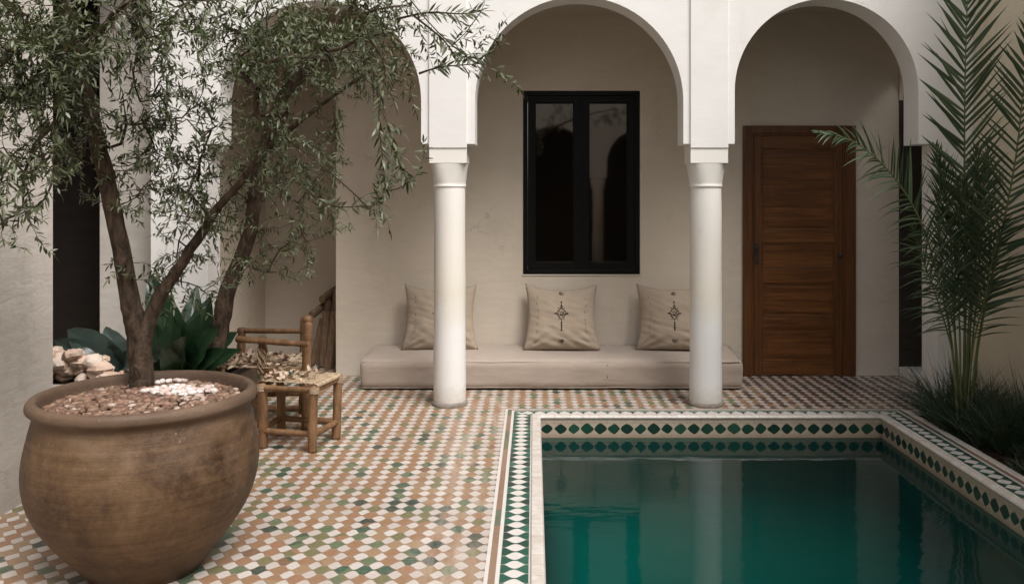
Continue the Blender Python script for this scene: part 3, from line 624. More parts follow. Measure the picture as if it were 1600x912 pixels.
sm = MB(); sm.tube([(.6+.004*math.sin(k*1.7), MY0-.0015, .10+.014*k) for k in range(9)], .003, 5)
o = sm.build('seam', M['thread'], mt); o.matrix_parent_inverse = Matrix.Translation(-Vector(mt.location))
def cushion(px, label, seed, rz, wscale=1):
    cx = (px-CX)*7.52/F
    e = empty('cushion', (cx,7.46,MZ+.028), rz); tag(e, label, 'cushion', 'embroidered linen cushions on the floor mattress')
    W_, H_, T_ = .318*wscale, .272, .085; n = 40; m = MB()
    lean = R(-15)
    def surf(u, v, s_):
        k = max(0, (1-abs(u)**2.6))**.62*max(0,(1-abs(v)**2.6))**.62
        x = u*W_*(1-.13*(1-u*u*.2)*(1-v*v))*(1 if v>0 else 1+.05*abs(v)); z = v*H_*(1-.10*(1-u*u)*(1 if v>0 else .2))
        z += .03*abs(u)**3*max(0,v)
        sag = .02*max(0,-v)
        wr = .007*noise.noise(Vector((u*4+seed,v*3,s_)))+.006*noise.noise(Vector((u*2.2+seed,v*9+u*3,s_+4)))*(1.5-v)
        # creases running out from the lower corners
        for sx in (-1,1):
            a = math.atan2(v+1.05, (1.05-sx*u)); rr = math.hypot(v+1.05, 1.05-sx*u); wr += .008*math.sin(a*16+seed)*math.exp(-((rr-.45)/.35)**2)*(1 if rr<1.1 else .3)
        y = s_*(T_+sag)*k + wr*min(1,k*3)
        p = Vector((x, y, z+H_)); p.rotate(Matrix.Rotation(lean,3,'X')); 
        return p
    for s_ in (-1,1):
        vs = [surf(-1+2*i/n,-1+2*j/n,s_) for j in range(n+1) for i in range(n+1)]
        fs = [(j*(n+1)+i,j*(n+1)+i+1,(j+1)*(n+1)+i+1,(j+1)*(n+1)+i) if s_<0 else (j*(n+1)+i,(j+1)*(n+1)+i,(j+1)*(n+1)+i+1,j*(n+1)+i+1) for j in range(n) for i in range(n)]
        m.add(vs, fs)
    o = m.build('cushion_cover', M['cushion'], e, smooth=True)
    b = bmesh.new(); b.from_mesh(o.data); bmesh.ops.remove_doubles(b, verts=b.verts, dist=.0008); b.to_mesh(o.data); b.free()
    for p_ in o.data.polygons: p_.use_smooth = True
    # embroidery following the front face
    q = MB()
    def st(pts, w_=.0028):
        P_ = []
        for (a,b_) in pts:
            u, v = a/W_, b_/H_; p = surf(u,v,-1); nrm = Vector((0,-1,-.25)).normalized(); P_.append(p+nrm*.0015)
        q.tube(P_, w_, 5, True)
    def arc(cx_,cy_,r_,a0,a1,n_=10,sy=1): return [(cx_+r_*math.cos(R(a0+(a1-a0)*i/n_)), cy_+r_*sy*math.sin(R(a0+(a1-a0)*i/n_))) for i in range(n_+1)]
    cy_ = .035
    for sx in (-1,1):
        st([(0,cy_+.085),(sx*.012,cy_+.062),(sx*.008,cy_+.05)]); st([(0,cy_+.05),(sx*.022,cy_+.036),(sx*.038,cy_+.022),(sx*.044,cy_),(sx*.034,cy_-.024),(sx*.016,cy_-.040),(0,cy_-.056)])
        st(arc(sx*.030,cy_+.010,.013,0,300)); st(arc(sx*.018,cy_-.022,.011,0,300)); st([(sx*.046,cy_),(sx*.07,cy_+.002)]); st(arc(sx*.055,cy_,.005,0,360,8),.003)
        st([(0,cy_+.022),(sx*.012,cy_+.004),(0,cy_-.018)]); st([(sx*.02,cy_+.045),(sx*.034,cy_+.052)]); st([(sx*.02,cy_-.046),(sx*.03,cy_-.054)])
    st([(0,cy_+.105),(0,cy_+.05)]); st([(0,cy_-.056),(0,cy_-.15)],.0022)
    for zz in (-.085,-.105,-.125,-.145,.11): st(arc(0,cy_+zz,.005,0,360,8),.0035)
    for i in range(4): st(arc(random.uniform(-.012,.012),.225+i*.003,.012,0,330,8),.002); st(arc(random.uniform(-.02,.02),-.20-i*.003,.011,0,330,8),.0015)
    for sx in (-1,1):   # broken stitching near the side seams
        z = -.13
        while z < .17:
            x = sx*(.235+.01*noise.noise(Vector((z*9,seed,0))))*wscale*.98
            st([(x,z),(x+random.uniform(-.008,.008),z+random.uniform(.012,.028))],.0016); z += random.uniform(.03,.07)
    q.build('embroidery', M['thread'], e, smooth=True)
    return e
cushion(688, 'beige linen cushion half hidden behind the column nearer the clay pot', 1.3, R(2), 1.0)
cushion(877, 'beige linen cushion with dark embroidered medallion below the window, fully visible', 4.1, R(-1))
cushion(1052, 'beige linen cushion partly hidden by the column beside the wooden door', 8.7, R(-3))

# ------------------------------------------------------------------ clay pot
POT = (-1.672, 3.74)
pot = empty('clay_pot', (POT[0],POT[1],0)); tag(pot, 'huge round aged brown clay pot holding an olive tree', 'pot')
PS=.90
raw = [(a*PS,b*1.008) for a,b in [(.255,0),(.262,.012),(.285,.04),(.33,.09),(.385,.15),(.44,.22),(.482,.29),(.508,.36),(.520,.43),(.519,.49),(.509,.55),(.497,.60),(.487,.64),(.478,.675),(.480,.690),(.492,.702),(.503,.710),(.508,.722),(.506,.737),(.498,.748),(.487,.754),(.474,.755),(.463,.750),(.455,.738),(.448,.715),(.438,.66),(.43,.60)]]
def cat(pts, sub=3):
    o_ = []
    for i in range(len(pts)-1):
        p0,p1,p2,p3 = pts[max(i-1,0)],pts[i],pts[i+1],pts[min(i+2,len(pts)-1)]
        for s in range(sub):
            t = s/sub; o_.append(tuple(.5*((2*p1[k])+(-p0[k]+p2[k])*t+(2*p0[k]-5*p1[k]+4*p2[k]-p3[k])*t*t+(-p0[k]+3*p1[k]-3*p2[k]+p3[k])*t**3) for k in range(len(p1))))
    o_.append(tuple(pts[-1])); return o_
m = MB(); m.lathe(cat(raw,2), 128, wob=lambda th,z: .012*noise.noise(Vector((math.cos(th)*1.2,math.sin(th)*1.2,z*2)))+.004*noise.noise(Vector((math.cos(th)*4,math.sin(th)*4,z*6))))
m.build('pot_body', M['clay'], pot, smooth=True)
so = MB(); n = 40; vs=[(0,0,.70)]; fs=[]
for i in range(1,9):
    for j in range(n):
        r=.442*PS*i/8; th=2*math.pi*j/n; vs.append((r*math.cos(th),r*math.sin(th),.694+.008*noise.noise(Vector((r*6*math.cos(th),r*6*math.sin(th),3)))))
for j in range(n): fs.append((0,1+j,1+(j+1)%n))
for i in range(7):
    for j in range(n): fs.append((1+i*n+j,1+(i+1)*n+j,1+(i+1)*n+(j+1)%n,1+i*n+(j+1)%n))
so.add([(v[0]+POT[0],v[1]+POT[1],v[2]-.006) for v in vs],fs); tag(so.build('pot_soil', M['soil'], smooth=True), 'dark soil under the pebbles inside the clay pot', 'soil', kind='stuff')
def blob(m, c, sx, sy, sz, seed, rot=0, tilt=0, lat=5, lon=7, amp=.25):
    vs=[]; fs=[]; Mx = Matrix.Rotation(rot,3,'Z')@Matrix.Rotation(tilt,3,'X')
    for i in range(lat+1):
        ph = math.pi*i/lat
        if i in (0,lat):
            v = Vector((0,0,1 if i==0 else -1)); vs.append(v)
        else:
            for j in range(lon):
                th=2*math.pi*j/lon; vs.append(Vector((math.sin(ph)*math.cos(th),math.sin(ph)*math.sin(th),math.cos(ph))))
    out=[]
    for v in vs:
        k=1+amp*noise.noise(v*1.3+Vector((seed*3.1,seed*1.7,seed))); p=Mx@Vector((v.x*sx*k,v.y*sy*k,v.z*sz*k)); out.append(p+Vector(c))
    R_=lambda i,j: 1+(i-1)*lon+j%lon
    for j in range(lon): fs.append((0,R_(1,j),R_(1,j+1))); fs.append((len(vs)-1,R_(lat-1,j+1),R_(lat-1,j)))
    for i in range(1,lat-1):
        for j in range(lon): fs.append((R_(i,j),R_(i+1,j),R_(i+1,j+1),R_(i,j+1)))
    m.add(out,fs)
pb = MB(); wp = MB(); TR = (-1.81, 4.0)
for i in range(1500):
    r=.435*PS*math.sqrt(random.random()); th=random.uniform(0,6.283); x,y=POT[0]+r*math.cos(th),POT[1]+r*math.sin(th)
    if math.hypot(x-TR[0],y-TR[1])<.065: continue
    s=random.uniform(.010,.021); wx_=x+1.575; wy_=y-3.86
    isw = (wx_/.17)**2+(wy_/.10)**2+.6*noise.noise(Vector((x*14,y*14,0)))<.8 or ((x+1.73)/.10)**2+((y-4.14)/.07)**2 < 1 and random.random()<.5
    isw = isw and random.random()<.72
    z = .70+random.uniform(0,.012)+(.012 if isw else 0)+.02*(1-(r/.39)**2)
    blob(wp if isw else pb,(x,y,z),s*random.uniform(.9,1.5),s*random.uniform(.8,1.1),s*random.uniform(.5,.75),i,random.uniform(0,6.3),random.uniform(-.5,.5),4,6)
tag(pb.build('pebbles', M['pebble'], smooth=True), 'reddish brown pebbles covering the soil in the clay pot', 'pebbles', kind='stuff')
tag(wp.build('white_pebbles', M['white_pebble'], smooth=True), 'patch of white pebbles at the front of the clay pot', 'pebbles', kind='stuff')

# ------------------------------------------------------------------ olive trees
class Leaves:
    def __init__(s): s.v=[]; s.f=[]
    def leaf(s, p, d_, n_, L, W_, bend=.15):
        d_=d_.normalized(); sd=d_.cross(n_)
        if sd.length<1e-4: sd=d_.orthogonal()
        sd.normalize(); up=sd.cross(d_); b=len(s.v)
        q=lambda t,w_: p+d_*(L*t)-up*(bend*L*t*t)
        A=q(.33,0); B=q(.68,0); T=q(1,0)
        s.v += [p, A+sd*W_, A-sd*W_, B+sd*W_*.8, B-sd*W_*.8, T]
        s.f += [(b,b+2,b+1),(b+1,b+2,b+4,b+3),(b+3,b+4,b+5)]
def rv(): 
    while True:
        v=Vector((random.uniform(-1,1),random.uniform(-1,1),random.uniform(-1,1)))
        if .05<v.length<1: return v.normalized()
def olive(name, label, limbs, blobs, extra, seed, leafL=(.034,.054), dens=.47, leafW=.0042):
    """limbs: polylines (point, radius). blobs: crown regions (centre, radii, number of twigs). Twigs are linked to the nearest wood."""
    random.seed(seed)
    root = empty(name, limbs[0][0][0]); tag(root, label, 'tree'); inv_ = Matrix.Translation(-Vector(limbs[0][0][0]))
    tr = MB()
    nodes=[]; 
    for li in limbs:
        pr = cat([(*p, r) for p, r in li], 6)
        pts=[Vector(q[:3])+ (rv()*.004 if 0<i<len(pr)-1 else Vector((0,0,0))) for i,q in enumerate(pr)]
        rad=[q[3]*(1+.10*noise.noise(Vector(q[:3])*9)) for q in pr]; tr.tube(pts,rad,14)
        nodes += [(p,r,Vector((0,0,1))) for p,r in list(zip(pts,rad))[len(pts)//4:]]
    N=[tuple(n_[0]) for n_ in nodes]; par=[-1]*len(N)
    NA=np.array(N); targets=[]
    for (c,rad,k) in blobs:
        for i in range(int(k*dens)):
            v=rv()*random.random()**(1/2.4); targets.append(Vector(c)+Vector((v.x*rad[0],v.y*rad[1],v.z*rad[2])))
    for e in extra: targets += [Vector(e[-1])]
    targets.sort(key=lambda p: float(np.min(np.sum((NA-np.array(p))**2,axis=1))))
    L=Leaves(); arr=list(N); bw=MB(); starts=[]; A=np.array(arr); paths=[]
    base_n=len(arr); cnt=[0]*len(arr)
    for tg in targets:
        dd=np.sum((A-np.array(tg))**2,axis=1)
        # prefer joining lower wood so twigs rise outward
        i=int(np.argmin(dd)); s0=Vector(arr[i]); dist=(tg-s0).length
        k=max(2,int(dist/.07)); mid=(s0+tg)/2+rv()*dist*.14-Vector((0,0,dist*.06)); idx=i; prev=i; ch=[i]
        for j in range(1,k+1):
            t=j/k; p=s0*(1-t)**2+mid*2*t*(1-t)+tg*t*t; arr.append(tuple(p)); par.append(prev); cnt.append(0); prev=len(arr)-1; ch.append(prev)
        A=np.array(arr); starts.append((tg,(tg-mid).normalized(),prev))
    # pipe model radii
    for (_,_,q) in starts:
        while q!=-1: cnt[q]+=1; q=par[q]
    # draw wood segments
    for i in range(base_n,len(arr)):
        p=par[i]; a=Vector(arr[p]); b=Vector(arr[i]); r1=.0016*cnt[i]**.5+.0006; r0=r1 if p<base_n else .0016*cnt[p]**.5+.0006
        bw.tube([a,b],[min(r0,.02),min(r1,.02)],5 if cnt[i]>3 else 4,False)
    def twig(p, d_, n_, droop, ll=leafL, big=1):
        pts=[p]; q=Vector(p); 
        for k in range(n_):
            d_=(d_+rv()*.26+Vector((0,0,-droop))).normalized(); q=q+d_*.0135*big; pts.append(Vector(q))
            if k<1: continue
            sd=d_.cross(rv()); 
            if sd.length<.1: continue
            sd.normalize()
            for s_ in (-1,1):
                if random.random()<.12: continue
                ld=(d_*random.uniform(.2,1.0)+sd*s_*random.uniform(.5,1.1)+rv()*.55).normalized()
                nn=(d_.cross(sd)*s_*.4+Vector((0,0,.8))+rv()*.5)
                L.leaf(q,ld,nn,random.uniform(*ll)*big*(1-.35*k/n_),leafW*random.uniform(.8,1.3)*big,random.uniform(-.1,.35))
        L.leaf(q,d_,Vector((0,0,1)),ll[1]*big,.004*big)
        bw.tube(pts[::2] if len(pts)%2 else pts,[max(.0004,.0014*(1-i/len(pts))) for i in range(len(pts[::2] if len(pts)%2 else pts))],4,False)
    for (p,d_,q) in starts:
        twig(p,(d_+rv()*.4).normalized(),random.randint(11,18),random.uniform(-.02,.10))
        for _ in range(random.choice((1,2,2))):
            # side twig from a node further down
            qq=q
            for __ in range(random.randint(1,3)): qq = par[qq] if par[qq]!=-1 and par[qq]>=base_n else qq
            twig(Vector(arr[qq]),(d_*.5+rv()).normalized(),random.randint(8,14),random.uniform(-.02,.12))
    for e in extra:   # single sprays that hang or reach out of the crown
        pts=cat([tuple(p) for p in e],8); tr.tube([Vector(p) for p in pts],[.005*(1-.75*i/len(pts)) for i in range(len(pts))],6)
        for i in range(len(pts)//4,len(pts)-1):
            d_=(Vector(pts[i+1])-Vector(pts[i])).normalized(); sd=d_.cross(rv()).normalized()
            for s_ in (-1,1):
                L.leaf(Vector(pts[i]),(d_*.8+sd*s_*.8).normalized(),rv()*.5+Vector((0,-.4,.6)),random.uniform(.05,.068),.0058,random.uniform(0,.3))
            if i%6==0: twig(Vector(pts[i]),(d_+rv()*.9).normalized(),random.randint(5,9),.03)
        L.leaf(Vector(pts[-1]),d_,Vector((0,0,1)),.06,.006)
    t_=tr.build('trunk', M['bark'], root, smooth=True); t_.matrix_parent_inverse=inv_
    b_=bw.build('branches', M['bark'], root, smooth=True); b_.matrix_parent_inverse=inv_
    lm=MB(); lm.v=[tuple(v) for v in L.v]; lm.f=L.f; lm.m=[0]*len(L.f); lm.uv=[None]*len(L.f)
    c_=lm.build('crown', M['olive_leaf'], root, smooth=True); c_.matrix_parent_inverse=inv_
    print(name,'leaves',len(L.f)//3)
    return root
def bl(px,py,D,rx,ry,rd,n): s=D/F; return (P(px,py,D),(rx*s,rd,ry*s),n)
limb1=[(P(222,622,4.0),.062),(P(221,590,4.0),.053),(P(219,550,4.0),.049),(P(213,515,3.99),.048),(P(200,455,3.97),.041),(P(182,355,3.93),.038),(P(160,255,3.9),.037),(P(143,180,3.88),.034),(P(122,100,3.85),.028),(P(105,20,3.8),.022),(P(90,-70,3.75),.014)]
limb1b=[(P(218,560,4.0),.030),(P(228,515,4.0),.036),(P(250,463,4.0),.030),(P(290,402,4.0),.024),(P(340,326,4.0),.019),(P(376,284,3.98),.015),(P(402,250,3.95),.011),(P(440,180,3.9),.007)]
limb1c=[(P(126,112,3.86),.018),(P(150,60,3.8),.016),(P(190,10,3.75),.012),(P(240,-40,3.7),.008)]
blobs1=[bl(40,90,3.5,85,105,.35,190),bl(60,250,3.5,80,60,.3,38),bl(20,330,3.4,40,40,.2,10),bl(150,40,3.6,90,70,.3,40),bl(120,200,3.8,60,90,.3,28),
 bl(240,60,3.8,80,80,.3,45),bl(330,40,3.7,80,60,.3,45),bl(250,200,3.9,80,90,.3,42),bl(300,220,4.0,65,90,.25,45),bl(300,340,4.0,60,80,.25,32),bl(260,410,4.1,50,60,.2,16),bl(200,300,4.0,60,60,.2,16),bl(330,440,4.1,40,40,.2,8),
 bl(420,60,3.8,80,70,.35,42),bl(520,40,3.7,80,60,.3,38),bl(615,15,3.6,60,35,.25,24),bl(430,160,3.9,70,70,.3,28)]
extra1=[[P(560,40,3.6),P(600,100,3.55),P(592,180,3.5),P(597,240,3.5),P(603,298,3.5)],[P(596,170,3.5),P(608,200,3.48),P(620,245,3.46),P(638,285,3.45)],
 [P(620,30,3.5),P(670,20,3.45),P(720,22,3.4),P(752,18,3.4)],[P(640,20,3.5),P(690,60,3.45),P(712,85,3.4),P(752,92,3.38)],[P(655,115,3.5),P(690,105,3.45),P(748,100,3.4)],[P(480,300,3.9),P(520,322,3.8),P(572,322,3.75)],
 [P(90,260,3.5),P(70,310,3.45),P(40,330,3.4),P(5,345,3.4)]]
olive('olive_tree','olive tree with forked slim trunk growing out of the huge clay pot',[limb1,limb1b,limb1c],blobs1,extra1,11)
limb2=[(P(338,560,5.9),.066),(P(345,510,5.9),.060),(P(356,454,5.88),.055),(P(390,363,5.85),.048),(P(405,265,5.8),.044),(P(440,155,5.75),.040),(P(500,90,5.7),.036),(P(530,40,5.6),.030),(P(570,-30,5.5),.020)]
limb2b=[(P(412,240,5.8),.024),(P(455,200,5.7),.019),(P(520,150,5.5),.014),(P(580,110,5.4),.010)]
blobs2=[bl(400,110,5.6,70,90,.5,55),bl(470,60,5.5,90,80,.5,75),bl(555,80,5.4,90,60,.5,50),bl(600,110,5.3,45,50,.3,16),bl(430,260,5.7,80,90,.45,55),bl(470,350,5.7,70,60,.35,22),bl(400,400,5.8,50,70,.3,20),bl(360,300,5.8,40,80,.3,28),bl(520,220,5.5,50,60,.4,16),bl(500,300,5.6,50,50,.3,14)]
olive('olive_tree','second olive tree with leaning trunk behind the rustic chair in the raised bed',[limb2,limb2b],blobs2,[],23,(.045,.068))

# ------------------------------------------------------------------ raised bed, rocks, broad-leaved plants
random.seed(5)
BZ=.33
tb=empty('raised_bed',(-2.75,6.1,0)); tag(tb,'low plastered raised planting bed behind the clay pot','planter'); bi=Matrix.Translation(-Vector(tb.location))
m=MB(); bx0,bx1,by0,by1=-3.9,-2.05,5.66,6.5
m.box(bx0,bx1,by0,by0+.09,0,BZ+.02); m.box(bx0,bx1,by1-.09,by1,0,BZ+.02); m.box(bx0,bx0+.09,by0+.09,by1-.09,0,BZ+.019); m.box(bx1-.09,bx1,by0+.09,by1-.09,0,BZ+.019)
o=m.build('bed_wall',M['bed'],tb,bevel=.008); o.matrix_parent_inverse=bi
o=MB().box(bx0+.09,bx1-.09,by0+.09,by1-.09,.02,BZ).build('bed_soil',M['soil'],tb); o.matrix_parent_inverse=bi
def rock(c,s,seed):
    m=MB(); blob(m,(0,0,0),s*random.uniform(1,1.4),s*random.uniform(.8,1.1),s*random.uniform(.6,.85),seed,0,random.uniform(-.5,.5),6,8,.55)
    o=m.build('rock',M['rock'],smooth=True,auto=38); o.location=c; o.rotation_euler=(0,0,random.uniform(0,6.28))
    tag(o,'pale pinkish sandstone rock in the heap beside the grey side wall','rock','rocks heaped in the raised bed')
k=0
for lay,(nn,zz) in enumerate(((16,BZ+.035),(14,BZ+.09),(10,BZ+.145),(6,BZ+.20))):
    for i in range(nn):
        k+=1; sp=1-lay*.2
        rock((-3.06+random.uniform(-.32,.30)*sp+(-.03*lay),5.86+random.uniform(-.08,.16)*sp,zz+random.uniform(-.01,.012)),random.uniform(.045,.07),k)
for (px,py) in ((150,585),(163,578),(172,590)):
    k+=1; p=P(px,py,5.95); rock((p.x,p.y,max(p.z,BZ+.03)),.045,k)
def broad_leaf(m, base, tip, width, arch=.12, fold=.15, ruf=.01, nseg=14, seed=0, face=None):
    """Broad blade from base to tip, bowed upward, folded at the midrib with ribs and a wavy margin."""
    base,tip=Vector(base),Vector(tip); ax=tip-base; Ln=ax.length; a=ax.normalized()
    f=Vector(face) if face else Vector((0,-1,.3)); sd=a.cross(f).normalized(); up=sd.cross(a).normalized()
    vs=[]; nw=6
    for i in range(nseg+1):
        t=i/nseg; c=base+ax*t+up*arch*Ln*math.sin(math.pi*t)*1.0-Vector((0,0,1))*Ln*.12*max(0,t-.6)**1.5*4*0
        w_=width*(math.sin(math.pi*min(1,t**.75*.97+.03))**.8)*(1 if t<1 else 0)+.004*(1-t)
        for j in range(-nw,nw+1):
            s_=j/nw; lift=fold*abs(s_)*w_+ruf*math.sin(t*26+seed+s_*2)*abs(s_)**2+ .0035*math.cos((t*14-abs(s_)*3)*math.pi)*(abs(s_)>.05)*(abs(s_)<.95)
            vs.append(c+sd*s_*w_+up*lift)
    q=2*nw+1; fs=[(i*q+j,i*q+j+1,(i+1)*q+j+1,(i+1)*q+j) for i in range(nseg) for j in range(q-1)]
    m.add(vs,fs)
def plant(name,label,cat_,base,tips,width,mat,D0,arch=.1,gl=None):
    e=empty(name,base); tag(e,label,cat_); iv=Matrix.Translation(-Vector(base))
    for i,(px,py,D,w_) in enumerate(tips):
        m=MB(); b=Vector(base)+Vector((random.uniform(-.03,.03),random.uniform(-.03,.03),0)); tp=P(px,py,D)
        broad_leaf(m,b,tp,w_,arch*random.uniform(.5,1.4)*(1),.25,.008,16,i*2.3,(random.uniform(-.5,.5),-1,.5))
        o=m.build('leaf',mat,e,smooth=True); o.matrix_parent_inverse=iv
b1=P(292,612,6.0); b1.z=BZ
plant('broad_leaved_plant','dark glossy broad-leaved plant behind the olive trunk in the pot','plant',b1,
  [(234,425,6.0,.13),(268,458,6.15,.11),(308,445,6.3,.09),(330,462,6.1,.12),(352,480,6.2,.10),(372,518,5.9,.11),(378,545,5.8,.08),(238,500,5.8,.12),(272,490,5.75,.12),(314,490,5.75,.12),(344,510,5.7,.12),(355,545,5.65,.09),(290,525,5.65,.12),(252,540,5.65,.10)],.08,M['big_leaf'],6.0,.10)
b2=P(196,606,6.2); b2.z=BZ
plant('grey_leaved_plant','low plant with long arching grey-green leaves above the rocks','plant',b2,
  [(84,530,6.2,.10),(106,514,6.25,.11),(135,518,6.15,.12),(225,540,6.0,.08),(250,562,5.75,.07),(165,510,6.3,.09)],.07,M['grey_leaf'],5.85,.22)

# ------------------------------------------------------------------ rustic stool and chair
def pole(m, a, b, r0, r1=None, knots=2, bow=.0, seed=0, n=12):
    a,b=Vector(a),Vector(b); r1=r1 or r0; k=22; pts=[];rad=[]
    side=Vector((math.sin(seed*2.1),math.cos(seed*1.3),0)).normalized()
    kn=[(i+.6+.2*math.sin(seed+i))/(knots+.4) for i in range(knots)]
    for i in range(k+1):
        t=i/k; pts.append(a.lerp(b,t)+side*(bow*math.sin(math.pi*t)+.008*noise.noise(Vector((t*3.5,seed*1.31,.4)))*math.sin(math.pi*min(1,t*1.1))))
        bump=sum(.13*math.exp(-((t-q)/.018)**2) for q in kn); rad.append((r0+(r1-r0)*t)*(1+bump+.13*noise.noise(Vector((t*6,seed*3.3,1.2)))))
    m.tube(pts,rad,n)
def wrap(m, c, d_, r, n_=6, w_=.004):
    """n_ turns of cane bound round a joint."""
    c=Vector(c); d_=Vector(d_).normalized(); a=d_.orthogonal().normalized(); b=d_.cross(a)
    for i in range(n_):
        o=c+d_*(i-(n_-1)/2)*w_*1.9; pts=[o+a*math.cos(t)*r+b*math.sin(t)*r+d_*.001*math.sin(t*2+i) for t in [2*math.pi*q/14 for q in range(15)]]
        m.tube(pts,w_,5,False)
def Pz(px,D,z): return Vector(((px-CX)*D/F,D,z))
stool=empty('rustic_stool',Pz(466,5.56,0)); tag(stool,'small square rustic wooden stool with woven cane seat beside the clay pot','stool'); sti=Matrix.Translation(-Vector(stool.location))
def sp(o): o.matrix_parent_inverse=sti; return o
Hs=.415
c4=[Pz(411,5.50,0),Pz(488,5.41,0),Pz(525,5.70,0),Pz(439,5.80,0)]
t4=[Pz(408,5.48,Hs),Pz(491,5.40,Hs),Pz(528,5.72,Hs+.002),Pz(437,5.82,Hs)]
for i,(a,b) in enumerate(zip(c4,t4)):
    m=MB(); pole(m,a,b+Vector((0,0,.0)),random.uniform(.029,.033),random.uniform(.026,.029),2,.004,i*1.7+1); sp(m.build('leg',M['bamboo'],stool,smooth=True))
for i in range(4):
    a,b=c4[i].lerp(t4[i],.27),c4[(i+1)%4].lerp(t4[(i+1)%4],.27); m=MB(); pole(m,a+(a-b).normalized()*.02,b+(b-a).normalized()*.02,(.019,.022,.019,.020)[i],.019,2,.0 if i==0 else .014,i+5.)
    sp(m.build('stretcher',M['bamboo'],stool,smooth=True))
    a,b=c4[i].lerp(t4[i],.93),c4[(i+1)%4].lerp(t4[(i+1)%4],.93); m=MB(); pole(m,a+(a-b).normalized()*.02,b+(b-a).normalized()*.02,.019,.019,2,0,i+9.)
    sp(m.build('seat_rail',M['bamboo'],stool,smooth=True))
for i in range(4):
    m=MB(); wrap(m,c4[i].lerp(t4[i],.93),t4[i]-c4[i],.030,6,.0035); sp(m.build('binding',M['cane'],stool,smooth=True))
def woven(m,q,z,n_,rr,thick=.0042,over=.024,jit=.0015):
    """Seat of cane cords: one set wound over two rails, the other set threaded through it."""
    def pt(u,v): return (q[0]*(1-u)+q[1]*u)*(1-v)+(q[3]*(1-u)+q[2]*u)*v
    for i in range(n_):
        v=(i+.5)/n_; pts=[]
        for s_ in range(25):
            u=s_/24; p=pt(u,v); p=Vector((p.x,p.y,z+(.0028 if (int(u*9)+i)%2 else -.001)+random.uniform(-.0006,.0006)-.010*math.sin(math.pi*u)*math.sin(math.pi*v)))
            pts.append(p)
        a,b=pt(0,v),pt(1,v); d_=(b-a).normalized()
        e0=[Vector((a.x,a.y,z-.035))-d_*.003, Vector((a.x,a.y,z-.018))-d_*over, Vector((a.x,a.y,z-.004))-d_*(over*.75)]; e1=[Vector((b.x,b.y,z-.004))+d_*(over*.75),Vector((b.x,b.y,z-.018))+d_*over,Vector((b.x,b.y,z-.035))+d_*.003]
        m.tube(e0+pts+e1,thick,5,False,.7)
    k2=int(n_*.55)
    for i in range(k2):
        u=(i+.5)/k2; pts=[]
        for s_ in range(25):
            v=s_/24; p=pt(u,v); pts.append(Vector((p.x+random.uniform(-jit,jit),p.y,z+(.0032 if (int(v*n_)+i)%2 else -.002)-.010*math.sin(math.pi*u)*math.sin(math.pi*v))))
        m.tube(pts,thick*1.15,5,False,.6)
m=MB(); woven(m,[t4[0],t4[1],t4[2],t4[3]],Hs+.012,44,.02)
# frayed cord ends
for i in range(26):
    u=random.random(); v=random.random(); p=(t4[0]*(1-u)+t4[1]*u)*(1-v)+(t4[3]*(1-u)+t4[2]*u)*v; p.z=Hs+.014; m.tube([p,p+Vector((random.uniform(-.02,.02),random.uniform(-.02,.02),.008)),p+Vector((random.uniform(-.05,.05),random.uniform(-.05,.05),.002))],.002,4,False)
sp(m.build('woven_seat',M['cane'],stool,smooth=True))

chair=empty('rustic_chair',Pz(425,6.1,0)); tag(chair,'low rustic branch wood armchair standing behind the small stool','chair'); chi=Matrix.Translation(-Vector(chair.location))
def cp2(o): o.matrix_parent_inverse=chi; return o
ch=[Pz(352,5.98,0),Pz(478,5.93,0),Pz(474,6.38,0),Pz(372,6.42,0)]; tops=[.60,.735,.72,.62]; tpx=[Pz(410,5.99,.62),Pz(481,5.92,.74),Pz(476,6.40,.70),Pz(378,6.42,.62)]
ch[0]=Pz(409,5.99,0)
for i in range(4):
    m=MB(); pole(m,ch[i],tpx[i],.033,.029,3,.006,i*2.2+.5); wrap(m,ch[i].lerp(tpx[i],.86),tpx[i]-ch[i],.031,4,.004); cp2(m.build('leg',M['bamboo'],chair,smooth=True))
    a,b=ch[i].lerp(tpx[i],.40/tpx[i].z),ch[(i+1)%4].lerp(tpx[(i+1)%4],.40/tpx[(i+1)%4].z); m=MB(); pole(m,a,b,.021,.021,2,.0,i+3.); cp2(m.build('seat_rail',M['bamboo'],chair,smooth=True))
    a,b=ch[i].lerp(tpx[i],.2),ch[(i+1)%4].lerp(tpx[(i+1)%4],.2); m=MB(); pole(m,a,b,.017,.017,2,.008,i+13.); cp2(m.build('stretcher',M['bamboo'],chair,smooth=True))
m=MB(); pole(m,Pz(370,5.97,.612),Pz(484,5.91,.585),.021,.019,2,.004,2.); wrap(m,Pz(478,5.915,.588),(1,0,0),.026,5,.004); cp2(m.build('armrest',M['bamboo'],chair,smooth=True))
m=MB(); pole(m,Pz(372,6.42,.60),Pz(478,6.39,.60),.019,.019,2,.004,3.); cp2(m.build('back_rail',M['bamboo'],chair,smooth=True))
m=MB(); blob(m,(0,0,0),.034,.032,.032,3,0,0,6,9,.4); o=cp2(m.build('knob',M['bamboo'],chair,smooth=True)); o.location=tpx[1]+Vector((.0,0,.012))
m=MB()
for i in range(30):   # straw bound round the short post
    a=Pz(410,5.99,random.uniform(.42,.56)); th=random.uniform(0,6.28); r=random.uniform(.030,.038); m.tube([a+Vector((r*math.cos(th),r*math.sin(th),0)),a+Vector((r*1.15*math.cos(th+.5),r*1.15*math.sin(th+.5),-.03)),a+Vector((r*math.cos(th+1.2),r*math.sin(th+1.2),-.07))],.0035,4,False,.4)
cp2(m.build('straw_binding',M['cane'],chair,smooth=True))
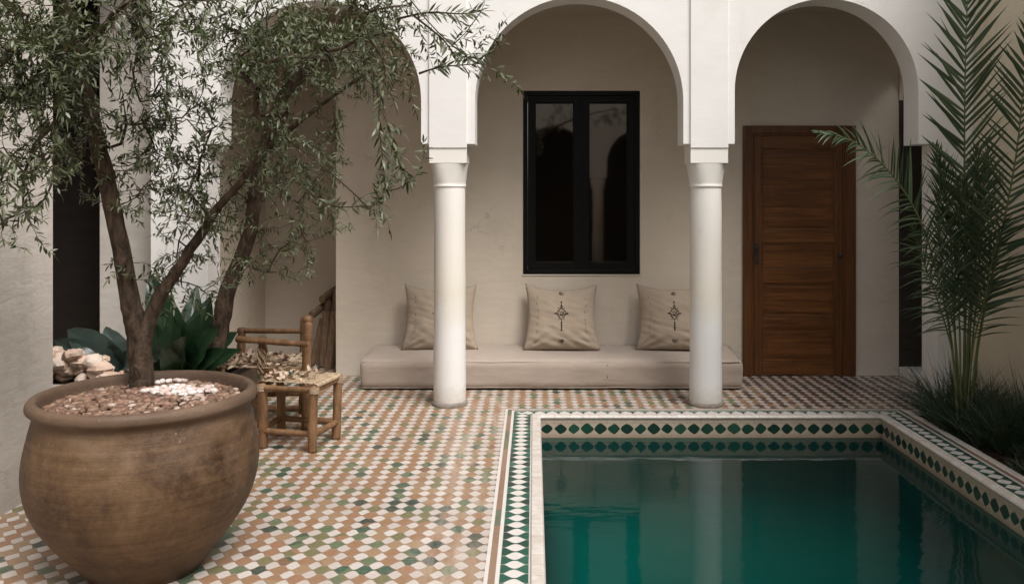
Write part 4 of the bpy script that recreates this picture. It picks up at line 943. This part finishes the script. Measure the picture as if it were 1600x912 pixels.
m=MB(); woven(m,[Pz(345,5.98,.4),Pz(478,5.93,.4),Pz(474,6.38,.4),Pz(360,6.42,.4)],.415,40,.02,.005); cp2(m.build('woven_seat',M['cane'],chair,smooth=True))
m=MB(); pole(m,Pz(349,5.98,0),Pz(347,5.98,.405),.024,.022,2,.004,8.); cp2(m.build('leg',M['bamboo'],chair,smooth=True))

def flakes(name,label,region,n_,size,mat):
    Lf=Leaves(); 
    for i in range(n_):
        p=region(); Lf.leaf(p,Vector((random.uniform(-1,1),random.uniform(-1,1),random.uniform(-.1,.35))),Vector((random.uniform(-.5,.5),random.uniform(-.5,.5),1)),random.uniform(*size),random.uniform(*size)*.30,random.uniform(-.6,.6))
    m=MB(); m.v=[tuple(v) for v in Lf.v]; m.f=Lf.f; m.m=[0]*len(Lf.f); m.uv=[None]*len(Lf.f); return tag(m.build(name,mat,smooth=True),label,'dried leaves',kind='stuff')
def reg_st():
    u,v=random.random()**1.3*.75,random.random(); p=(t4[0]*(1-u)+t4[1]*u)*(1-v)+(t4[3]*(1-u)+t4[2]*u)*v; p.z=Hs+.018+random.uniform(0,.016); return p
flakes('dried_leaves','curled pale dried leaves scattered on the woven stool seat',reg_st,75,(.03,.06),M['dry'])
def reg_ch():
    p=Pz(random.uniform(345,465),random.uniform(5.95,6.3),.425+random.uniform(0,.03)); return p
flakes('dried_leaves','pale dried leaves heaped on the seat of the rustic armchair',reg_ch,150,(.035,.07),M['dry'])
Lf=Leaves(); c=Pz(456,5.6,Hs+.03)
for i in range(16): Lf.leaf(c+rv()*.012,(rv()+Vector((0,0,.6))),rv(),random.uniform(.02,.04),.007)
for i in range(12): Lf.leaf(Pz(410,5.5,Hs+.03)+rv()*.02,(rv()+Vector((0,0,.2))),rv(),random.uniform(.02,.04),.008)
m=MB(); m.v=[tuple(v) for v in Lf.v]; m.f=Lf.f; m.m=[0]*len(Lf.f); m.uv=[None]*len(Lf.f)
tag(m.build('fallen_leaves',M['big_leaf'],smooth=True),'few fresh green leaves lying on the stool seat','leaves',kind='stuff')

# ------------------------------------------------------------------ firewood leaning in the recess
random.seed(9)
lg=[(498,8.2,0,516,8.25,.60,.045),(506,8.1,0,512,8.2,.50,.05),(520,8.15,0,528,8.3,.70,.05),(488,8.2,0,505,8.3,.42,.04),(514,8.0,0,526,8.1,.52,.05),(500,8.3,0,522,8.42,.66,.04)]
ll=['lowest split firewood log leaning in the gallery recess','thick firewood log at the front of the stack in the recess','tallest dark firewood log leaning against the recess corner','short firewood log at the open edge of the stack','pale split firewood log nearest the mattress corner','slim firewood log behind the others in the recess']
for i,(p0,d0,z0,p1,d1,z1,r) in enumerate(lg):
    a,b=Pz(p0,d0,.0),Pz(p1,d1,z1); m=MB(); k=8; pts=[Vector((0,0,0)).lerp(b-a,q/k)+rv()*.004 for q in range(k+1)]; m.tube(pts,[r*(1+.12*noise.noise(Vector((q,i,0)))) for q in range(k+1)],7,True,.75)
    o=m.build('firewood_log',M['log'],bevel=.003); o.location=a; tag(o,ll[i],'firewood','firewood logs stacked in the recess')
for i,(px,D,z,r) in enumerate(((496,8.15,.48,.045),(512,8.2,.62,.045))):
    a=Pz(px-9,D-.03,z); b=Pz(px+14,D+.2,z+.08); m=MB(); m.tube([Vector((0,0,0)),(b-a)*.5,b-a],[r,r*1.05,r*.9],7,True,.8); o=m.build('firewood_log',M['log'],bevel=.003); o.location=a
    tag(o,('chunk of firewood lying across the lower logs','uppermost chunk of firewood on the leaning stack')[i],'firewood','firewood logs stacked in the recess')

# ------------------------------------------------------------------ palm
random.seed(31)
palm=empty('palm',Pz(1505,5.85,-.02)); tag(palm,'young date palm with feathery green fronds against the cream wall','palm'); pvi=Matrix.Translation(-Vector(palm.location))
def frond(pts, start, Lmax, n_, ang=(38,55), face=(0,-1,0), droop=.0, r=.011, vee=.25, side=(1,1), wdt=.009, up=0):
    cp_=cat([tuple(p) for p in pts],10); V=[Vector(p) for p in cp_]; k=len(V)
    m=MB(); m.tube(V,[r*(1-.82*(i/k)) for i in range(k)],7); ra=m.build('frond',M['rachis'],palm,smooth=True); ra.matrix_parent_inverse=pvi
    Lf=MB(); f=Vector(face).normalized()
    acc=[0]
    for i in range(1,k): acc.append(acc[-1]+(V[i]-V[i-1]).length)
    tot=acc[-1]
    for q in range(n_):
        t=start+(1-start)*(q+.5)/n_; s_=t*tot; i=max(j for j in range(k-1) if acc[j]<=s_); fr=(s_-acc[i])/max(1e-6,acc[i+1]-acc[i]); p=V[i].lerp(V[i+1],fr); d_=(V[i+1]-V[i]).normalized()
        sd=d_.cross(f).normalized(); u_=(t-start)/(1-start)
        Ln=Lmax*(.45+.55*math.sin(math.pi*min(1,u_*.75+.2)))*(1-.55*max(0,u_-.75)/.25)
        for s2 in (-1,1):
            if random.random()<.03: continue
            an=R(ang[1]+(ang[0]-ang[1])*u_+random.uniform(-9,9)); dr=(d_*math.cos(an)+sd*s2*math.sin(an)*side[0 if s2<0 else 1]+f*vee*random.uniform(-.3,1.2)).normalized()
            L_=Ln*random.uniform(.85,1.08); W_=wdt*random.uniform(.8,1.15); ns=6; vs=[]; w2=dr.cross(f+sd*s2*.5*random.uniform(-1,1.5)).normalized(); c=Vector(p); dd=Vector(dr)
            for j in range(ns+1):
                tt=j/ns; w_=W_*(.35+.65*math.sin(math.pi*min(1,.15+tt*.85))**.7)*(1-tt**3)+.0004; nn=w2.cross(dd)
                vs += [c-w2*w_, c+nn*w_*.35, c+w2*w_]; dd=(dd+Vector((0,0,-droop))/ns+Vector((0,0,up))/ns).normalized(); c=c+dd*L_/ns
            Lf.add(vs,[(j*3+a,j*3+a+1,(j+1)*3+a+1,(j+1)*3+a) for j in range(ns) for a in (0,1)])
    o=Lf.build('leaflets',M['palm_leaf'],ra,smooth=True); return ra
b=lambda px,D: Pz(px,D,-.02)
frond([b(1506,5.85),P(1507,560,5.85),P(1509,400,5.75),P(1507,250,5.62),P(1509,80,5.45),P(1516,-110,5.25)],.36,.42,50,(34,50),r=.012,vee=.18,wdt=.0118)
frond([b(1497,5.82),P(1488,545,5.75),P(1470,450,5.6),P(1440,350,5.4),P(1395,275,5.2),P(1335,222,5.0),P(1282,208,4.9)],.30,.36,54,(22,60),r=.009,vee=.5,droop=.5,wdt=.006,face=(.1,-1,.3))
frond([b(1512,5.84),P(1528,540,5.75),P(1548,440,5.6),P(1570,340,5.42),P(1588,240,5.28),P(1602,120,5.15),P(1625,0,5.0)],.30,.36,48,(30,56),r=.011,vee=.3,wdt=.010,side=(1,1),face=(-.3,-1,0),droop=.1)
frond([b(1500,5.88),P(1492,520,5.85),P(1488,420,5.8),P(1482,320,5.75),P(1462,230,5.7)],.45,.30,38,(16,40),r=.009,vee=.45,wdt=.0065,droop=.25)
frond([b(1510,5.9),P(1516,520,5.88),P(1524,420,5.85),P(1534,320,5.8),P(1545,235,5.75)],.46,.28,36,(16,40),r=.009,vee=.45,wdt=.0065,droop=.25)
frond([b(1503,5.80),P(1500,540,5.72),P(1498,440,5.64),P(1500,350,5.55),P(1505,280,5.5)],.50,.28,32,(14,36),r=.008,vee=.6,wdt=.006,droop=.3)
frond([b(1499,5.80),P(1490,560,5.75),P(1465,470,5.62),P(1440,400,5.5),P(1425,350,5.42)],.45,.30,32,(20,56),r=.008,vee=.5,wdt=.005,droop=.6)
frond([b(1508,5.80),P(1520,545,5.70),P(1538,470,5.6),P(1552,400,5.5),P(1570,345,5.4)],.45,.30,32,(20,56),r=.008,vee=.5,wdt=.0055,droop=.5)
frond([b(1501,5.86),P(1494,540,5.84),P(1476,440,5.78),P(1468,340,5.7),P(1470,255,5.6)],.42,.30,50,(14,44),r=.008,vee=.6,wdt=.0045,droop=.4)
frond([b(1511,5.86),P(1519,540,5.82),P(1530,430,5.72),P(1530,330,5.6),P(1524,230,5.5)],.42,.30,50,(14,44),r=.008,vee=.6,wdt=.0045,droop=.4)
frond([b(1506,5.83),P(1512,530,5.78),P(1518,430,5.65),P(1512,340,5.5),P(1492,270,5.4)],.42,.28,50,(14,44),r=.008,vee=.6,wdt=.0045,droop=.4)
m=MB()
for i in range(16):
    th=random.uniform(0,6.28); a=Pz(1505,5.85,0)+Vector((.03*math.cos(th),.03*math.sin(th),0)); m.tube([a,a+Vector((.02*math.cos(th),.02*math.sin(th),.18)),a+Vector((.06*math.cos(th),.06*math.sin(th),random.uniform(.3,.5)))],[.016,.012,.002],5,True,.4)
o=m.build('leaf_bases',simple('palm_fibre',(.10,.07,.035),(.05,.035,.02),30,.9,.6),palm,smooth=True); o.matrix_parent_inverse=pvi
# grass at the foot
def blade(m,p,h,lean,w_,curve):
    d_=Vector((math.cos(lean[0])*lean[1],math.sin(lean[0])*lean[1],1)).normalized(); sd=d_.cross(Vector((random.uniform(-.4,.4),-1,0))).normalized(); c=Vector(p); vs=[]; n_=5
    for j in range(n_+1):
        t=j/n_; ww=w_*(1-t**1.6)+.0003; vs += [c-sd*ww,c+sd*ww]; d_=(d_+Vector((d_.x,d_.y,0))*curve/n_-Vector((0,0,.25*curve/n_))).normalized(); c=c+d_*h/n_
        if c.x>3.285: c.x=3.285
    m.add(vs,[(j*2,j*2+1,j*2+3,j*2+2) for j in range(n_)])
m=MB()
cl=[]
for i in range(60):
    y=random.uniform(4.75,6.25); x=random.uniform(KX+.07,3.24); hh=.38 if y>5.35 else .14
    if y<5.25 and random.random()<.45: continue
    cl.append((x,y,hh*random.uniform(.6,1.15)))
for (x,y) in ((2.83,5.95),(2.88,6.1),(2.9,5.75),(2.86,5.85),(3.2,5.5),(3.22,5.7),(3.24,5.35)): cl.append((x,y,.52))
for (x,y,hh) in cl:
    for i in range(60):
        th=random.uniform(0,6.28); r=random.uniform(0,.05); blade(m,(x+r*math.cos(th),y+r*math.sin(th),-.02),hh*random.uniform(.6,1.15),(th,random.uniform(.1,.75)),random.uniform(.0018,.0038),random.uniform(.2,1.8))
tag(m.build('border_grass',M['grass']),'dark green tufted grass round the foot of the palm','grass',kind='stuff')
sh=MB(); e=(3.12,4.95)
for i in range(70):
    th=random.uniform(0,6.28); blade(sh,(e[0]+.03*math.cos(th),e[1]+.03*math.sin(th),-.02),random.uniform(.12,.34),(th,random.uniform(.1,.6)),random.uniform(.002,.004),random.uniform(.2,1.2))
tag(sh.build('grass_tuft',leaf_mat('pale_grass',(.07,.09,.05),(.12,.13,.08),(.1,.12,.07))),'pale small grass tuft at the wall nearest the viewer','plant')
lt=MB()
for i in range(130):
    blob(lt,(random.uniform(KX+.05,3.27),random.uniform(2.5,6.2),-.015+random.uniform(0,.01)),random.uniform(.008,.025),random.uniform(.008,.02),random.uniform(.006,.014),i,random.uniform(0,6.3),0,4,6,.5)
tag(lt.build('soil_clods',M['soil'],smooth=True),'dark clods of earth in the planting strip','soil',kind='stuff')

olive('olive_tree','slender olive beside the opposite arcade, seen only as reflection in the window',
 [[(Vector((-.9,-2.7,0)),.06),(Vector((-.8,-2.7,1.2)),.05),(Vector((-.5,-2.65,2.2)),.04),(Vector((.1,-2.6,2.8)),.028),(Vector((.9,-2.6,3.2)),.018),(Vector((1.7,-2.6,3.4)),.010)]],
 [(Vector((-.1,-2.6,2.9)),(.55,.35,.45),44),(Vector((.6,-2.6,3.25)),(.5,.35,.3),30),(Vector((1.5,-2.6,3.2)),(.55,.35,.3),34)],[],41,(.06,.09))
